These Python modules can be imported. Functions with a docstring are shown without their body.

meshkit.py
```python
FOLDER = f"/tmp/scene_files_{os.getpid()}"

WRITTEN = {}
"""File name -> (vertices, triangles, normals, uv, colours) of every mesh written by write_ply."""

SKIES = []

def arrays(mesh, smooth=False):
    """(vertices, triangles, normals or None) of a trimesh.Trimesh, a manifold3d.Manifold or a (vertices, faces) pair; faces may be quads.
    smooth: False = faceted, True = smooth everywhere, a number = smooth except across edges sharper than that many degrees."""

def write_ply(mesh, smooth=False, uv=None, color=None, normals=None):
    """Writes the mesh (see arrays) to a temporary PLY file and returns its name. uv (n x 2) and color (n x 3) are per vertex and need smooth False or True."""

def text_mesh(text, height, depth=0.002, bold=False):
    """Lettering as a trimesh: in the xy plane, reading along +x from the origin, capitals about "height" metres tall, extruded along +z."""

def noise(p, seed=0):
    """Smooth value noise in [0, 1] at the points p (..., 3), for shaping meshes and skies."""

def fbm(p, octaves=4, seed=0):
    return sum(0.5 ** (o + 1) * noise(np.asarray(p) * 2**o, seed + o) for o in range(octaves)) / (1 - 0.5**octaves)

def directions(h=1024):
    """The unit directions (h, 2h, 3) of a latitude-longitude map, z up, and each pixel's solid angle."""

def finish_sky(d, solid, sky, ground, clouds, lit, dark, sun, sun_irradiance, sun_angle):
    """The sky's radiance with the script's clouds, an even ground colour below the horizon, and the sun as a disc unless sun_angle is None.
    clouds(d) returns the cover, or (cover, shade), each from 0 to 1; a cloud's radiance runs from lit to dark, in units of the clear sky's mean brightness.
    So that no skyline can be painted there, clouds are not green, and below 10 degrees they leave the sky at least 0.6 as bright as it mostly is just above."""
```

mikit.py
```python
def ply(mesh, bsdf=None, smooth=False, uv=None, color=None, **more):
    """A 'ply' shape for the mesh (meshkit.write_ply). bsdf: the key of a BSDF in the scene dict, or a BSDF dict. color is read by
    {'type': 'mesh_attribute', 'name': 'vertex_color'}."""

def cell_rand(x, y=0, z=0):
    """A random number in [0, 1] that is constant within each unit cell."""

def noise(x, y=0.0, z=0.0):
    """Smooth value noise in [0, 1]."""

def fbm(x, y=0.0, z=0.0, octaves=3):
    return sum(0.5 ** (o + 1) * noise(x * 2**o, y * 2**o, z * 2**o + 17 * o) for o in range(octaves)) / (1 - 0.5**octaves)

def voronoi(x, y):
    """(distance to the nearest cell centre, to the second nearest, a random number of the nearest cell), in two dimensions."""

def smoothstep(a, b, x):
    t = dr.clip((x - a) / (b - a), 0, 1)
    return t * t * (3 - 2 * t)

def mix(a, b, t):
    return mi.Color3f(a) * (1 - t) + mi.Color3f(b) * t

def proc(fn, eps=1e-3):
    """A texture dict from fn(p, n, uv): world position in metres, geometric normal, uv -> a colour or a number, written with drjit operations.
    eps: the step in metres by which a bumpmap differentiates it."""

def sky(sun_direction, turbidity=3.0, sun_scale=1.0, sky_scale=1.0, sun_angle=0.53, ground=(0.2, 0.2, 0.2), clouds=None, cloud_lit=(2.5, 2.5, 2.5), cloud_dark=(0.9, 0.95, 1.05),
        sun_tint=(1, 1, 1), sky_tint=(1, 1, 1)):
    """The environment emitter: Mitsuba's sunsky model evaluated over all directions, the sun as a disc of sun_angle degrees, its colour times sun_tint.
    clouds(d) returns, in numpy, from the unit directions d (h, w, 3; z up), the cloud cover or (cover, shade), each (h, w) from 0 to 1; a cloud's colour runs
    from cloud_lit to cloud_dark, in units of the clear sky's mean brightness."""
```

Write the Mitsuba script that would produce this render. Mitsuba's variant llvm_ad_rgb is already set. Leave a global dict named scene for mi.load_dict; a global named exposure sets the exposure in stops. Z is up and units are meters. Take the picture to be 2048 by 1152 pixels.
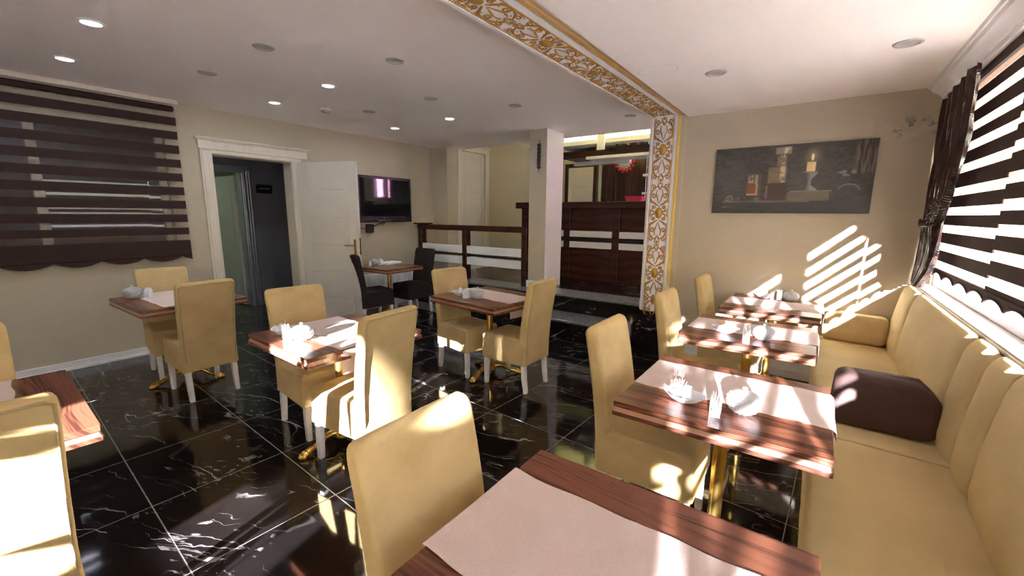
import math, random
import numpy as np, trimesh, mitsuba as mi, drjit as dr
import manifold3d as m3
import mikit, meshkit
from mikit import noise, fbm, cell_rand, smoothstep, mix, voronoi

T = mi.ScalarTransform4f
rng = np.random.default_rng(7)
random.seed(7)
scene, labels = {}, {}

# ------------------------------------------------------------------ camera, sky, sun, exposure
YAW, PITCH, ROLL, FPX, EYE = math.radians(35.7637), math.radians(9.9555), math.radians(0.4535), 841.44, np.array([0, 0, 1.5])
_f = np.array([-math.sin(YAW) * math.cos(PITCH), math.cos(YAW) * math.cos(PITCH), -math.sin(PITCH)])
_r = np.array([math.cos(YAW), math.sin(YAW), 0])
_u = np.cross(_r, _f)
_up = -_r * math.sin(ROLL) + _u * math.cos(ROLL)
scene['camera'] = {'type': 'perspective', 'fov': math.degrees(2 * math.atan(1024 / FPX)), 'fov_axis': 'x', 'near_clip': 0.05, 'far_clip': 200,
                   'to_world': T().look_at(origin=EYE.tolist(), target=(EYE + _f).tolist(), up=_up.tolist())}
SUN = (1.0, -4.2, 0.92)
scene['sky'] = {**mikit.sky(SUN, turbidity=3.0, sun_scale=8.0, sky_scale=3.0, sun_angle=0.55, ground=(0.45, 0.42, 0.38), sun_tint=(0.89, 1.40, 3.65), sky_tint=(1.05, 1.02, 1.12)), 'sampling_weight': 12.0}
exposure = 4.27

# ------------------------------------------------------------------ helpers
def lab(key, label=None, cat=None, group=None, kind=None):
    d = labels.setdefault(key, {})
    if label: d['label'] = label
    if cat: d['category'] = cat
    if group: d['group'] = group
    if kind: d['kind'] = kind

def numbered(key):
    used = lambda k: k in scene or k in labels or any(s.startswith(k + '__') for s in scene)
    if not used(key): return key
    n = 1
    while used('%s_%03d' % (key, n)): n += 1
    return '%s_%03d' % (key, n)

def put(key, p, M=None):
    key = numbered_part(key)
    scene[key] = {**p, 'to_world': M} if M is not None else dict(p)
    return key

_count = {}
def numbered_part(key):
    if key not in scene and key not in _count:
        _count[key] = 0
        return key
    _count[key] = _count.get(key, 0) + 1
    while '%s_%03d' % (key, _count[key]) in scene: _count[key] += 1
    return '%s_%03d' % (key, _count[key])

def P(mesh, bsdf, smooth=False, **k): return mikit.ply(mesh, bsdf, smooth, **k)
def cat(ms): return trimesh.util.concatenate([m for m in ms if m is not None])

def bx(x0, x1, y0, y1, z0, z1):
    return trimesh.creation.box(extents=(x1 - x0, y1 - y0, z1 - z0), transform=trimesh.transformations.translation_matrix(((x0 + x1) / 2, (y0 + y1) / 2, (z0 + z1) / 2)))

def cbx(x0, x1, y0, y1, z0, z1, c=0.003):
    """box with chamfered edges"""
    pts = []
    for a in (0, 1):
        for x, y, z in ((c, 0, 0), (0, c, 0), (0, 0, c)):
            pass
    X, Y, Z = (x0, x1), (y0, y1), (z0, z1)
    for i in (0, 1):
        for j in (0, 1):
            for k in (0, 1):
                sx, sy, sz = 1 - 2 * i, 1 - 2 * j, 1 - 2 * k
                pts += [(X[i], Y[j] + sy * c, Z[k] + sz * c), (X[i] + sx * c, Y[j], Z[k] + sz * c), (X[i] + sx * c, Y[j] + sy * c, Z[k])]
    h = m3.Manifold.hull_points(np.array(pts))
    m = h.to_mesh()
    return trimesh.Trimesh(np.array(m.vert_properties[:, :3]), np.array(m.tri_verts), process=False)

def rrect(w, d, r, n=4, m=6):
    """rounded rectangle ring (centre 0), counter-clockwise, edges split m times"""
    pts = []
    hw, hd = w / 2, d / 2
    cs = [(hw - r, hd - r, 0), (-hw + r, hd - r, 90), (-hw + r, -hd + r, 180), (hw - r, -hd + r, 270)]
    for k, (cx, cy, a0) in enumerate(cs):
        for i in range(n + 1):
            a = math.radians(a0 + 90 * i / n)
            pts.append((cx + r * math.cos(a), cy + r * math.sin(a)))
        nx, ny, a1 = cs[(k + 1) % 4]
        e0 = pts[-1]
        a = math.radians(a1)
        e1 = (nx + r * math.cos(a), ny + r * math.sin(a))
        for i in range(1, m):
            pts.append((e0[0] + (e1[0] - e0[0]) * i / m, e0[1] + (e1[1] - e0[1]) * i / m))
    return np.array(pts)

def loft(rings, cap=(True, True), closed=True):
    n, k = len(rings), len(rings[0])
    V = [np.asarray(r, float) for r in rings]
    F = []
    for i in range(n - 1):
        a, b = i * k, (i + 1) * k
        for j in range(k if closed else k - 1):
            j2 = (j + 1) % k
            F += [(a + j, a + j2, b + j2), (a + j, b + j2, b + j)]
    V = np.vstack(V)
    if cap[0]:
        V = np.vstack([V, rings[0].mean(0)]); c = len(V) - 1
        F += [(c, (j + 1) % k, j) for j in range(k)]
    if cap[1]:
        V = np.vstack([V, rings[-1].mean(0)]); c = len(V) - 1; o = (n - 1) * k
        F += [(c, o + j, o + (j + 1) % k) for j in range(k)]
    return trimesh.Trimesh(V, np.array(F), process=False)

def lathe(prof, n=32, cap=False):
    prof = np.asarray(prof, float)
    ang = np.arange(n) * 2 * np.pi / n
    rings = [np.stack([r * np.cos(ang), r * np.sin(ang), np.full(n, z)], 1) for r, z in prof]
    return loft(rings, cap=(prof[0][0] > 1e-6 and cap, prof[-1][0] > 1e-6 and cap))

def tube(path, r, n=6, cap=True):
    path = np.asarray(path, float)
    r = np.broadcast_to(np.asarray(r, float), (len(path),))
    t = np.gradient(path, axis=0)
    t /= np.linalg.norm(t, axis=1, keepdims=True) + 1e-12
    ref = np.array([0, 0, 1.0]) if abs(t[:, 2]).mean() < 0.8 else np.array([1.0, 0, 0])
    a = np.cross(t, ref); a /= np.linalg.norm(a, axis=1, keepdims=True) + 1e-12
    b = np.cross(t, a)
    ang = np.arange(n) * 2 * np.pi / n
    rings = [path[i] + r[i] * (np.cos(ang)[:, None] * a[i] - np.sin(ang)[:, None] * b[i]) for i in range(len(path))]
    m = loft(rings, (cap, cap))
    return m

def ell(cx, cy, cz, rx, ry, rz, n=10):
    m = trimesh.creation.uv_sphere(1.0, count=[n, n * 2])
    m.apply_scale((rx, ry, rz)); m.apply_translation((cx, cy, cz))
    return m

def cyl(cx, cy, z0, z1, r, n=24):
    return lathe([(0, z0), (r, z0), (r, z1), (0, z1)], n).apply_translation((cx, cy, 0))

def tr(x, y, z=0, a=0): return T().translate([x, y, z]).rotate([0, 0, 1], a)

def wrinkle(m, amp, f, seed=0):
    n = m.vertex_normals
    d = meshkit.fbm(m.vertices * f + seed * 7.3, 3, seed) - 0.5
    m.vertices = m.vertices + n * (d * 2 * amp)[:, None]
    return m

# ------------------------------------------------------------------ materials
def mat(key, rgb, rough=0.6, metallic=0.0, spec=0.5, two=False, bump=None, **k):
    b = {'type': 'principled', 'base_color': rgb if isinstance(rgb, dict) else {'type': 'rgb', 'value': list(rgb)}, 'roughness': rough, 'metallic': metallic, 'specular': spec, **k}
    if bump: b = {'type': 'bumpmap', 'tex': bump[0], 'bsdf': b, 'scale': bump[1]}
    b = {'type': 'twosided', 'bsdf': b}
    scene[key] = b

def wall_fn(p, n, uv):
    t = fbm(p.x * 1.3 + 3, p.y * 1.3, p.z * 1.3)
    f = fbm(p.x * 60, p.y * 60, p.z * 60, 2)
    return mix((0.46, 0.395, 0.29), (0.54, 0.465, 0.35), 0.6 * t + 0.4 * f)
mat('m_wall', mikit.proc(wall_fn), 0.75, spec=0.25)

def backwall_fn(p, n, uv):
    base = wall_fn(p, n, uv)
    # peeled plaster patch near the curtain
    d = dr.sqrt(dr.square((p.x - 0.52) / 0.2) + dr.square((p.z - 2.19) / 0.1))
    q = fbm(p.x * 22, p.z * 22, 3.0, 4)
    m = smoothstep(1.2, 0.5, d) * smoothstep(0.5, 0.62, q)
    c = mix(base, (0.55, 0.5, 0.42), m * 0.7)
    m2 = smoothstep(1.1, 0.3, d) * smoothstep(0.6, 0.68, fbm(p.x * 30 + 9, p.z * 30, 1.0, 3))
    c = mix(c, (0.2, 0.17, 0.13), m2 * 0.7)
    k = dr.abs(p.x + 1.185 + 0.012 * (fbm(p.z * 4, 1.0, 0.0) - 0.5))
    c = mix(c, (0.7, 0.62, 0.45), smoothstep(0.004, 0.001, k) * 0.6)
    return c
mat('m_backwall', mikit.proc(backwall_fn), 0.75, spec=0.25)

def ceil_fn(p, n, uv):
    t = fbm(p.x * 1.1, p.y * 1.1, 2.0)
    c = mix((0.82, 0.76, 0.71), (0.88, 0.825, 0.78), t)
    wob = 0.05 * (fbm(p.x * 5, p.y * 5, 3.0) - 0.5)
    d1 = dr.sqrt(dr.square((p.x + 0.98) / 0.30) + dr.square((p.y - 3.05) / 0.42)) + wob
    d2 = dr.sqrt(dr.square((p.x + 1.0) / 0.13) + dr.square((p.y - 3.05) / 0.10)) + wob * 4
    m = smoothstep(0.010, 0.002, dr.abs(d1 - 1.0)) * smoothstep(-0.9, -1.1, p.x) + smoothstep(0.04, 0.01, dr.abs(d2 - 1.0)) * smoothstep(0.4, 0.6, fbm(p.x * 9, p.y * 9, 7.0))
    return mix(c, (0.42, 0.36, 0.31), dr.clip(m, 0, 1) * 0.45)
mat('m_ceiling', mikit.proc(ceil_fn), 0.6, spec=0.3)
mat('m_white', (0.78, 0.77, 0.76), 0.4)
mat('m_white_matte', (0.72, 0.72, 0.74), 0.7)
mat('m_column', (0.62, 0.58, 0.58), 0.6)
mat('m_lilac_wall', (0.16, 0.15, 0.19), 0.7)
mat('m_green_wall', (0.45, 0.46, 0.33), 0.7)
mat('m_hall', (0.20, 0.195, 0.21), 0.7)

def marble_fn(p, n, uv):
    # black polished stone with thin white veins
    x, y = p.x, p.y + p.z * 1.1
    cx, cy = dr.floor((x + 0.05 * y) / 0.64), dr.floor((y - 0.05 * x + 0.1) / 0.64)
    r = cell_rand(cx, cy, 5)
    x2, y2 = x + r * 7, y + r * 13
    w1 = fbm(x2 * 1.6, y2 * 1.6, 1.0, 2) - 0.5
    w2 = fbm(x2 * 12, y2 * 12, 8.0, 3) - 0.5
    a = x2 * 0.30 + y2 * 0.15 + w1 * 0.2
    b = y2 * 2.8 - x2 * 0.9 + w1 * 0.9 + w2 * 0.14
    v1 = dr.abs(fbm(a * 1.6, b * 1.6, 2.0, 2) - 0.5)
    v2 = dr.abs(fbm(a * 2.6 + 5, b * 3.6 + w2 * 0.3, 6.0, 2) - 0.5)
    mk = smoothstep(0.46, 0.70, fbm(x2 * 3.1, y2 * 3.1, 4.0, 3))
    mk2 = smoothstep(0.50, 0.70, fbm(x2 * 5.1 + 3, y2 * 5.1, 14.0, 3))
    v = smoothstep(0.0065, 0.0, v1) * (0.05 + 0.95 * mk) + smoothstep(0.008, 0.0, v2) * mk2 * 0.9
    sp = smoothstep(0.64, 0.78, fbm(a * 60, b * 16, 3.0, 3)) * smoothstep(0.56, 0.72, fbm(x2 * 3.6, y2 * 3.2, 9.0, 2))
    v = dr.clip(v + 0.4 * sp, 0, 1)
    base = mix((0.003, 0.003, 0.004), (0.010, 0.007, 0.006), fbm(x2 * 3, y2 * 3, 1.0))
    return mix(base, (0.50, 0.48, 0.47), v * 0.75)
mat('m_marble', mikit.proc(marble_fn), 0.06, spec=0.5)
mat('m_grout', (0.22, 0.20, 0.19), 0.6)

def granite_fn(p, n, uv):
    d, s, k = voronoi(p.x * 160, (p.y + p.z) * 160)
    c = mix((0.03, 0.03, 0.03), (0.42, 0.44, 0.45), smoothstep(0.35, 0.75, k))
    return mix(c, (0.12, 0.12, 0.12), fbm(p.x * 60, p.y * 60, p.z * 60))
mat('m_granite', mikit.proc(granite_fn), 0.2)

def suede(c0, c1, f=9.0):
    def fn(p, n, uv):
        t = fbm(p.x * f, p.y * f, p.z * f, 4)
        g = fbm(p.x * 160, p.y * 160, p.z * 160, 2)
        return mix(c0, c1, dr.clip((t - 0.5) * 1.8 + 0.5, 0, 1) * 0.75 + g * 0.25)
    return fn
mat('m_suede', mikit.proc(suede((0.48, 0.34, 0.145), (0.61, 0.455, 0.225))), 0.75, spec=0.3, sheen=0.5, sheen_tint=0.6)
mat('m_bench', mikit.proc(suede((0.49, 0.38, 0.18), (0.61, 0.485, 0.255), 4.0)), 0.75, spec=0.3, sheen=0.5, sheen_tint=0.6)
mat('m_suede_pipe', (0.42, 0.32, 0.16), 0.8)
mat('m_brown_fabric', (0.014, 0.006, 0.005), 0.8, sheen=0.2)
mat('m_brown_cushion', mikit.proc(suede((0.045, 0.02, 0.017), (0.06, 0.03, 0.025))), 0.8, sheen=0.4)

def zebrano(p, n, uv):
    s = p.y + p.z * 0.9
    w = fbm(p.x * 1.6, s * 7, 1.0, 3)
    q = s * 300 + w * 60
    a = 0.5 + 0.5 * dr.sin(q + 6 * fbm(p.x * 0.8, s * 30, 4.0, 2))
    fine = fbm(p.x * 6, s * 260, 2.0, 2)
    band = fbm(p.x * 0.5, s * 30, 7.0, 3)
    t = dr.clip(0.30 * a + 0.50 * fine + 1.3 * (band - 0.5) + 0.14, 0, 1)
    c = mix((0.060, 0.019, 0.012), (0.185, 0.063, 0.033), smoothstep(0.18, 0.75, t))
    return c
mat('m_table_wood', mikit.proc(zebrano), 0.25, spec=0.5, clearcoat=0.5, clearcoat_gloss=0.9)
def bandwood(p, n, uv):
    s = p.y + p.z * 0.9
    return mix((0.28, 0.125, 0.07), (0.42, 0.22, 0.135), fbm((p.x + p.y * 0.3) * 3, s * 120, 2.0, 3))
mat('m_table_band', mikit.proc(bandwood), 0.22, clearcoat=0.5, clearcoat_gloss=0.9)

def darkwood(p, n, uv):
    s = p.z * 45 + fbm(p.x * 2, p.y * 2, p.z * 6, 3) * 9
    t = 0.5 + 0.5 * dr.sin(s)
    f = fbm(p.x * 8, p.y * 8, p.z * 150, 2)
    return mix((0.020, 0.006, 0.004), (0.062, 0.017, 0.010), 0.55 * t + 0.45 * f)
mat('m_dark_wood', mikit.proc(darkwood), 0.3, spec=0.4)
def darkwood_v(p, n, uv):
    f = fbm(p.x * 60, p.y * 60, p.z * 2, 3)
    return mix((0.018, 0.006, 0.004), (0.060, 0.018, 0.011), smoothstep(0.3, 0.75, f))
mat('m_dark_wood_v', mikit.proc(darkwood_v), 0.35, spec=0.4)
def cream(p, n, uv):
    f = fbm(p.x * 60, p.y * 60, p.z * 3, 3)
    return mix((0.60, 0.52, 0.42), (0.72, 0.64, 0.54), f)
mat('m_cream', mikit.proc(cream), 0.4)
mat('m_cream_door', (0.62, 0.56, 0.48), 0.4)
mat('m_gold', (0.80, 0.52, 0.14), 0.28, metallic=1.0)
mat('m_gold_dull', (0.50, 0.28, 0.05), 0.38, metallic=0.4)
mat('m_gold_paint', (0.40, 0.20, 0.04), 0.4, metallic=0.3)
mat('m_fillet', (0.56, 0.36, 0.15), 0.4)
mat('m_yellow_edge', (0.78, 0.52, 0.12), 0.4)
mat('m_brass', (0.55, 0.36, 0.16), 0.3, metallic=1.0)
mat('m_chrome', (0.75, 0.75, 0.76), 0.15, metallic=1.0)
mat('m_alu', (0.6, 0.6, 0.65), 0.3, metallic=0.8)
mat('m_black', (0.01, 0.01, 0.012), 0.3)
mat('m_screen', (0.004, 0.004, 0.006), 0.04, spec=0.6)
mat('m_porcelain', (0.80, 0.82, 0.85), 0.12, two=True)
mat('m_paper', (0.85, 0.85, 0.86), 0.8, two=True)
mat('m_sugar', (0.82, 0.80, 0.76), 0.8)
mat('m_toothpick', (0.62, 0.42, 0.28), 0.7)
scene['m_glass'] = {'type': 'dielectric', 'int_ior': 1.5}
scene['m_pane'] = {'type': 'thindielectric', 'int_ior': 1.5}
def linen(p, n, uv):
    t = fbm(p.x * 240, p.y * 240, p.z * 240, 2)
    g = fbm(p.x * 14, p.y * 14, 1.0, 3)
    return mix((0.52, 0.41, 0.37), (0.66, 0.535, 0.49), 0.6 * t + 0.4 * g)
mat('m_linen', mikit.proc(linen), 0.85, two=True, sheen=0.3)
mat('m_blind_dark', (0.030, 0.014, 0.011), 0.8, two=True)
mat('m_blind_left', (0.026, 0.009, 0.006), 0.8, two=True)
scene['m_sheer'] = {'type': 'principledthin', 'base_color': {'type': 'rgb', 'value': [0.62, 0.43, 0.33]}, 'roughness': 0.8, 'diff_trans': 1.2, 'spec_trans': 0.0}
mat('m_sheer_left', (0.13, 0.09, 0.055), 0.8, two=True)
def satin_bump(p, n, uv):
    d, s, k = voronoi(p.y * 11 + p.x * 5, p.z * 11)
    return 0.5 + 0.5 * dr.sin(d * 34)
mat('m_curtain', (0.026, 0.009, 0.008), 0.3, two=True, spec=0.35, sheen=0.1, bump=(mikit.proc(satin_bump), 0.0025))
def stone_sill(p, n, uv):
    t = fbm(p.x * 9, p.y * 5, 2.0, 4)
    return mix((0.30, 0.28, 0.29), (0.46, 0.44, 0.45), t)
mat('m_sill', mikit.proc(stone_sill), 0.15)
def outwall(p, n, uv):
    b = fbm(p.y * 30, p.z * 2, 1.0, 3)
    j = smoothstep(0.02, 0.0, dr.abs(p.y / 0.35 - dr.round(p.y / 0.35)) * 0.35)
    return mix(mix((0.20, 0.135, 0.105), (0.30, 0.21, 0.17), b), (0.10, 0.065, 0.05), j * 0.8)
mat('m_outside_wall', mikit.proc(outwall), 0.9)
mat('m_pink', (0.75, 0.32, 0.55), 0.9)
mat('m_ground', (0.84, 0.81, 0.78), 0.9)
mat('m_red', (0.45, 0.012, 0.03), 0.4)
mat('m_pink_plastic', (0.75, 0.06, 0.12), 0.4)
mat('m_leaf', (0.03, 0.06, 0.02), 0.6, two=True)
mat('m_flower_red', (0.25, 0.01, 0.02), 0.6)
mat('m_flower_pale', (0.70, 0.45, 0.38), 0.6)
mat('m_grey', (0.35, 0.37, 0.38), 0.5)
mat('m_lamp_off', (0.42, 0.40, 0.37), 0.35)
mat('m_plaque', (0.02, 0.018, 0.018), 0.4)

# ------------------------------------------------------------------ the setting
XL, XR, YB, YREAR = -5.65, 0.67, 4.595, -4.2
ZR, ZL, ZP = 2.465, 2.63, 0.46

# floor: slab with recessed joints and single tiles
put('floor__grout_bed', P(bx(-5.75, 0.72, -4.3, 4.9, -0.12, -0.001), 'm_grout'))
lab('floor', 'black polished marble floor with white veins laid in square tiles', kind='structure')
ca, sa, TS = math.cos(math.radians(-2.7)), math.sin(math.radians(-2.7)), 0.643
tile = cbx(-TS / 2 + 0.0022, TS / 2 - 0.0022, -TS / 2 + 0.0022, TS / 2 - 0.0022, -0.02, 0.0, 0.0015)
ptile = P(tile, 'm_marble')
O = np.array([-2.634, 0.495])
for i in range(-6, 7):
    for j in range(-6, 9):
        cx, cy = (i + 0.5) * TS, (j + 0.5) * TS
        x, y = O[0] + cx * ca - cy * sa, O[1] + cx * sa + cy * ca
        if XL - 0.2 < x < 0.5 and -3.2 < y < 4.75:
            put('floor__tile', ptile, tr(x, y, 0, -2.7))
put('floor__hall_slab', P(bx(-9.5, -5.755, -3.0, 4.0, -0.1, -0.002), 'm_marble'))
put('floor__rear_slab', P(bx(-5.65, 0.7, -4.3, -2.9, -0.02, 0.0), 'm_marble'))

# right-hand ceiling and left-hand ceiling
put('ceiling', P(cat([bx(-1.165, 0.80, -4.4, YB + 0.1, ZR, ZR + 0.5), bx(-5.9, -1.53, -4.4, 5.84, ZL, ZL + 0.35), bx(-1.53, 2.3, 4.70, 5.84, ZL, ZL + 0.35)]), 'm_ceiling'))
lab('ceiling', 'off-white plaster ceiling in two levels', kind='structure')
put('ceiling__reception_soffit', P(cat([bx(-9.0, 2.2, 5.84, 9.3, 2.93, 3.0)]), 'm_ceiling'))

# left wall: window opening (y -2.2..1.66, z 1.06..2.5), door opening (y 2.01..2.91, z 0..2.148)
WL = XL - 0.22
def lw(y0, y1, z0, z1): return bx(WL, XL, y0, y1, z0, z1)
put('wall_left', P(cat([lw(-4.4, -2.2, 0, ZL), lw(-2.2, 1.6, 0, 1.07), lw(-2.2, 1.6, 2.33, ZL), lw(1.6, 2.01, 0, ZL), lw(2.01, 2.91, 2.15, ZL), lw(2.91, 5.4, 0, ZL)]), 'm_wall'))
lab('wall_left', 'beige painted wall with the blind, the open door and the television', kind='structure')
# return wall and side wall of the raised reception
put('wall_reception', P(cat([bx(XL - 0.22, -5.29, 5.4, 5.5, 0, ZL), bx(-5.39, -5.29, 5.5, 5.76, 0, 2.95), bx(-5.39, -5.29, 6.43, 9.3, 0, 2.95), bx(-5.39, -5.29, 5.76, 6.43, 2.61, 2.95)]), 'm_wall'))
lab('wall_reception', 'beige side wall of the raised reception with a closed door', kind='structure')
# back wall with the picture
put('wall_back', P(cat([bx(-1.232, 1.0, YB, YB + 0.24, 0.0, 2.9)]), 'm_backwall'))
lab('wall_back', 'beige end wall with the canvas picture and striped sunlight', kind='structure')
# right wall: parapet, lintel, piers
piers = [(4.52, 4.9), (0.86, 1.06), (-1.12, -1.05), (-2.98, -2.93), (-4.4, -4.15)]
rw = [bx(XR, 0.80, -4.4, 4.9, 0, 0.955), bx(XR + 0.02, 0.80, -4.4, 4.9, 2.37, 2.9)] + [bx(0.755, 0.80, a, b, 0.955, 2.37) for a, b in piers]
put('wall_right', P(cat(rw), 'm_wall'))
lab('wall_right', 'wall with the long window row above the bench', kind='structure')
# rear wall behind the camera with a clear glazed opening
ry = lambda x0, x1, z0, z1: bx(x0, x1, -4.32, -4.2, z0, z1)
put('wall_rear', P(cat([ry(-5.9, -1.465, 0, 2.9), ry(-1.465, -1.44, 0, 0.6), ry(-1.465, -1.44, 2.1, 2.9), ry(-1.44, -1.26, 0, 2.9), ry(-1.26, -0.52, 0, 1.0), ry(-1.26, -0.52, 2.10, 2.9),
                        ry(-0.52, -0.47, 0, 2.9), ry(-0.47, -0.44, 0, 1.5), ry(-0.47, -0.44, 2.0, 2.9), ry(-0.44, 0.32, 0, 2.9), ry(0.32, 0.44, 0, 2.02), ry(0.32, 0.44, 2.22, 2.9), ry(0.350, 0.376, 2.02, 2.22), ry(0.44, 0.95, 0, 2.9)]), 'm_wall'))
lab('wall_rear', 'rear wall with windows behind the viewer', kind='structure')
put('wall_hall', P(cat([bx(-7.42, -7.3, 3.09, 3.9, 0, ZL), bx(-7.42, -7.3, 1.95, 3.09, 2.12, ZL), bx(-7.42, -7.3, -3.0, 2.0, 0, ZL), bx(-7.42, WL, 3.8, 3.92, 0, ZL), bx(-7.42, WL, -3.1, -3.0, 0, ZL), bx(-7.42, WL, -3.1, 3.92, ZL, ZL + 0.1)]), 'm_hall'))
lab('wall_hall', 'dim grey-lilac hallway wall seen through the open door', kind='structure')
put('wall_inner_room', P(cat([bx(-9.6, -9.5, 0.5, 4.0, 0, ZL), bx(-9.6, -7.42, 3.9, 4.0, 0, ZL), bx(-9.6, -7.42, 0.5, 0.6, 0, ZL), bx(-9.6, -7.42, 0.5, 4.0, ZL, ZL + 0.1)]), 'm_green_wall'))
lab('wall_inner_room', 'greenish room beyond the hallway', kind='structure')

# platform: marble risers, granite treads, black tiled top
put('floor_platform', P(cat([bx(-5.65, -1.49, 4.86, 9.3, 0.0, ZP - 0.02), bx(-1.49, 2.2, 4.84, 9.3, 0, ZP - 0.02)]), 'm_marble'))
lab('floor_platform', 'raised black marble reception floor behind the step', kind='structure')
ptile2 = P(cbx(-0.318, 0.318, -0.318, 0.318, -0.02, 0.0, 0.0015), 'm_marble')
for i in range(7):
    for j in range(3):
        put('floor_platform__tile', ptile2, tr(-5.3 + 0.64 * i, 5.5 + 0.64 * j, ZP))
priser = P(cbx(-0.318, 0.318, 0, 0.02, 0.0, 0.19, 0.0015), 'm_marble')
for i in range(6):
    put('floor_platform__riser_tile', priser, tr(-5.30 + 0.64 * i, 4.84, 0.235))
put('floor_platform__tread', P(cbx(-5.65, -1.50, 4.81, 5.21, ZP - 0.025, ZP + 0.004, 0.006), 'm_granite'))
lab('floor_platform__tread', 'speckled grey granite tread')
put('floor_step', P(bx(-3.6, -1.93, 4.45, 4.86, 0.0, 0.20), 'm_marble'))
lab('floor_step', 'lower step with black riser and grey granite tread', kind='structure')
put('floor_step__tread', P(cbx(-3.6, -1.93, 4.41, 4.85, 0.20, 0.232, 0.006), 'm_granite'))
put('floor_step__riser_tile', P(cbx(-3.59, -2.70, 4.43, 4.45, 0.005, 0.198, 0.001), 'm_marble'))
put('floor_step__riser_tile', P(cbx(-2.696, -1.94, 4.43, 4.45, 0.005, 0.198, 0.001), 'm_marble'))

# column
put('column', P(cbx(-3.33, -3.06, 5.03, 5.48, ZP, ZL, 0.004), 'm_column'))
lab('column', 'square column, beige front and pale side, beside the step', kind='structure')
put('column__front_facing', P(bx(-3.335, -3.062, 5.022, 5.03, ZP + 0.1, ZL), 'm_wall'))
put('column__skirting', P(cat([cbx(-3.36, -3.05, 5.005, 5.03, ZP, ZP + 0.1, 0.004), cbx(-3.36, -3.33, 5.005, 5.4, ZP, ZP + 0.1, 0.004)]), 'm_white'))

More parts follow.
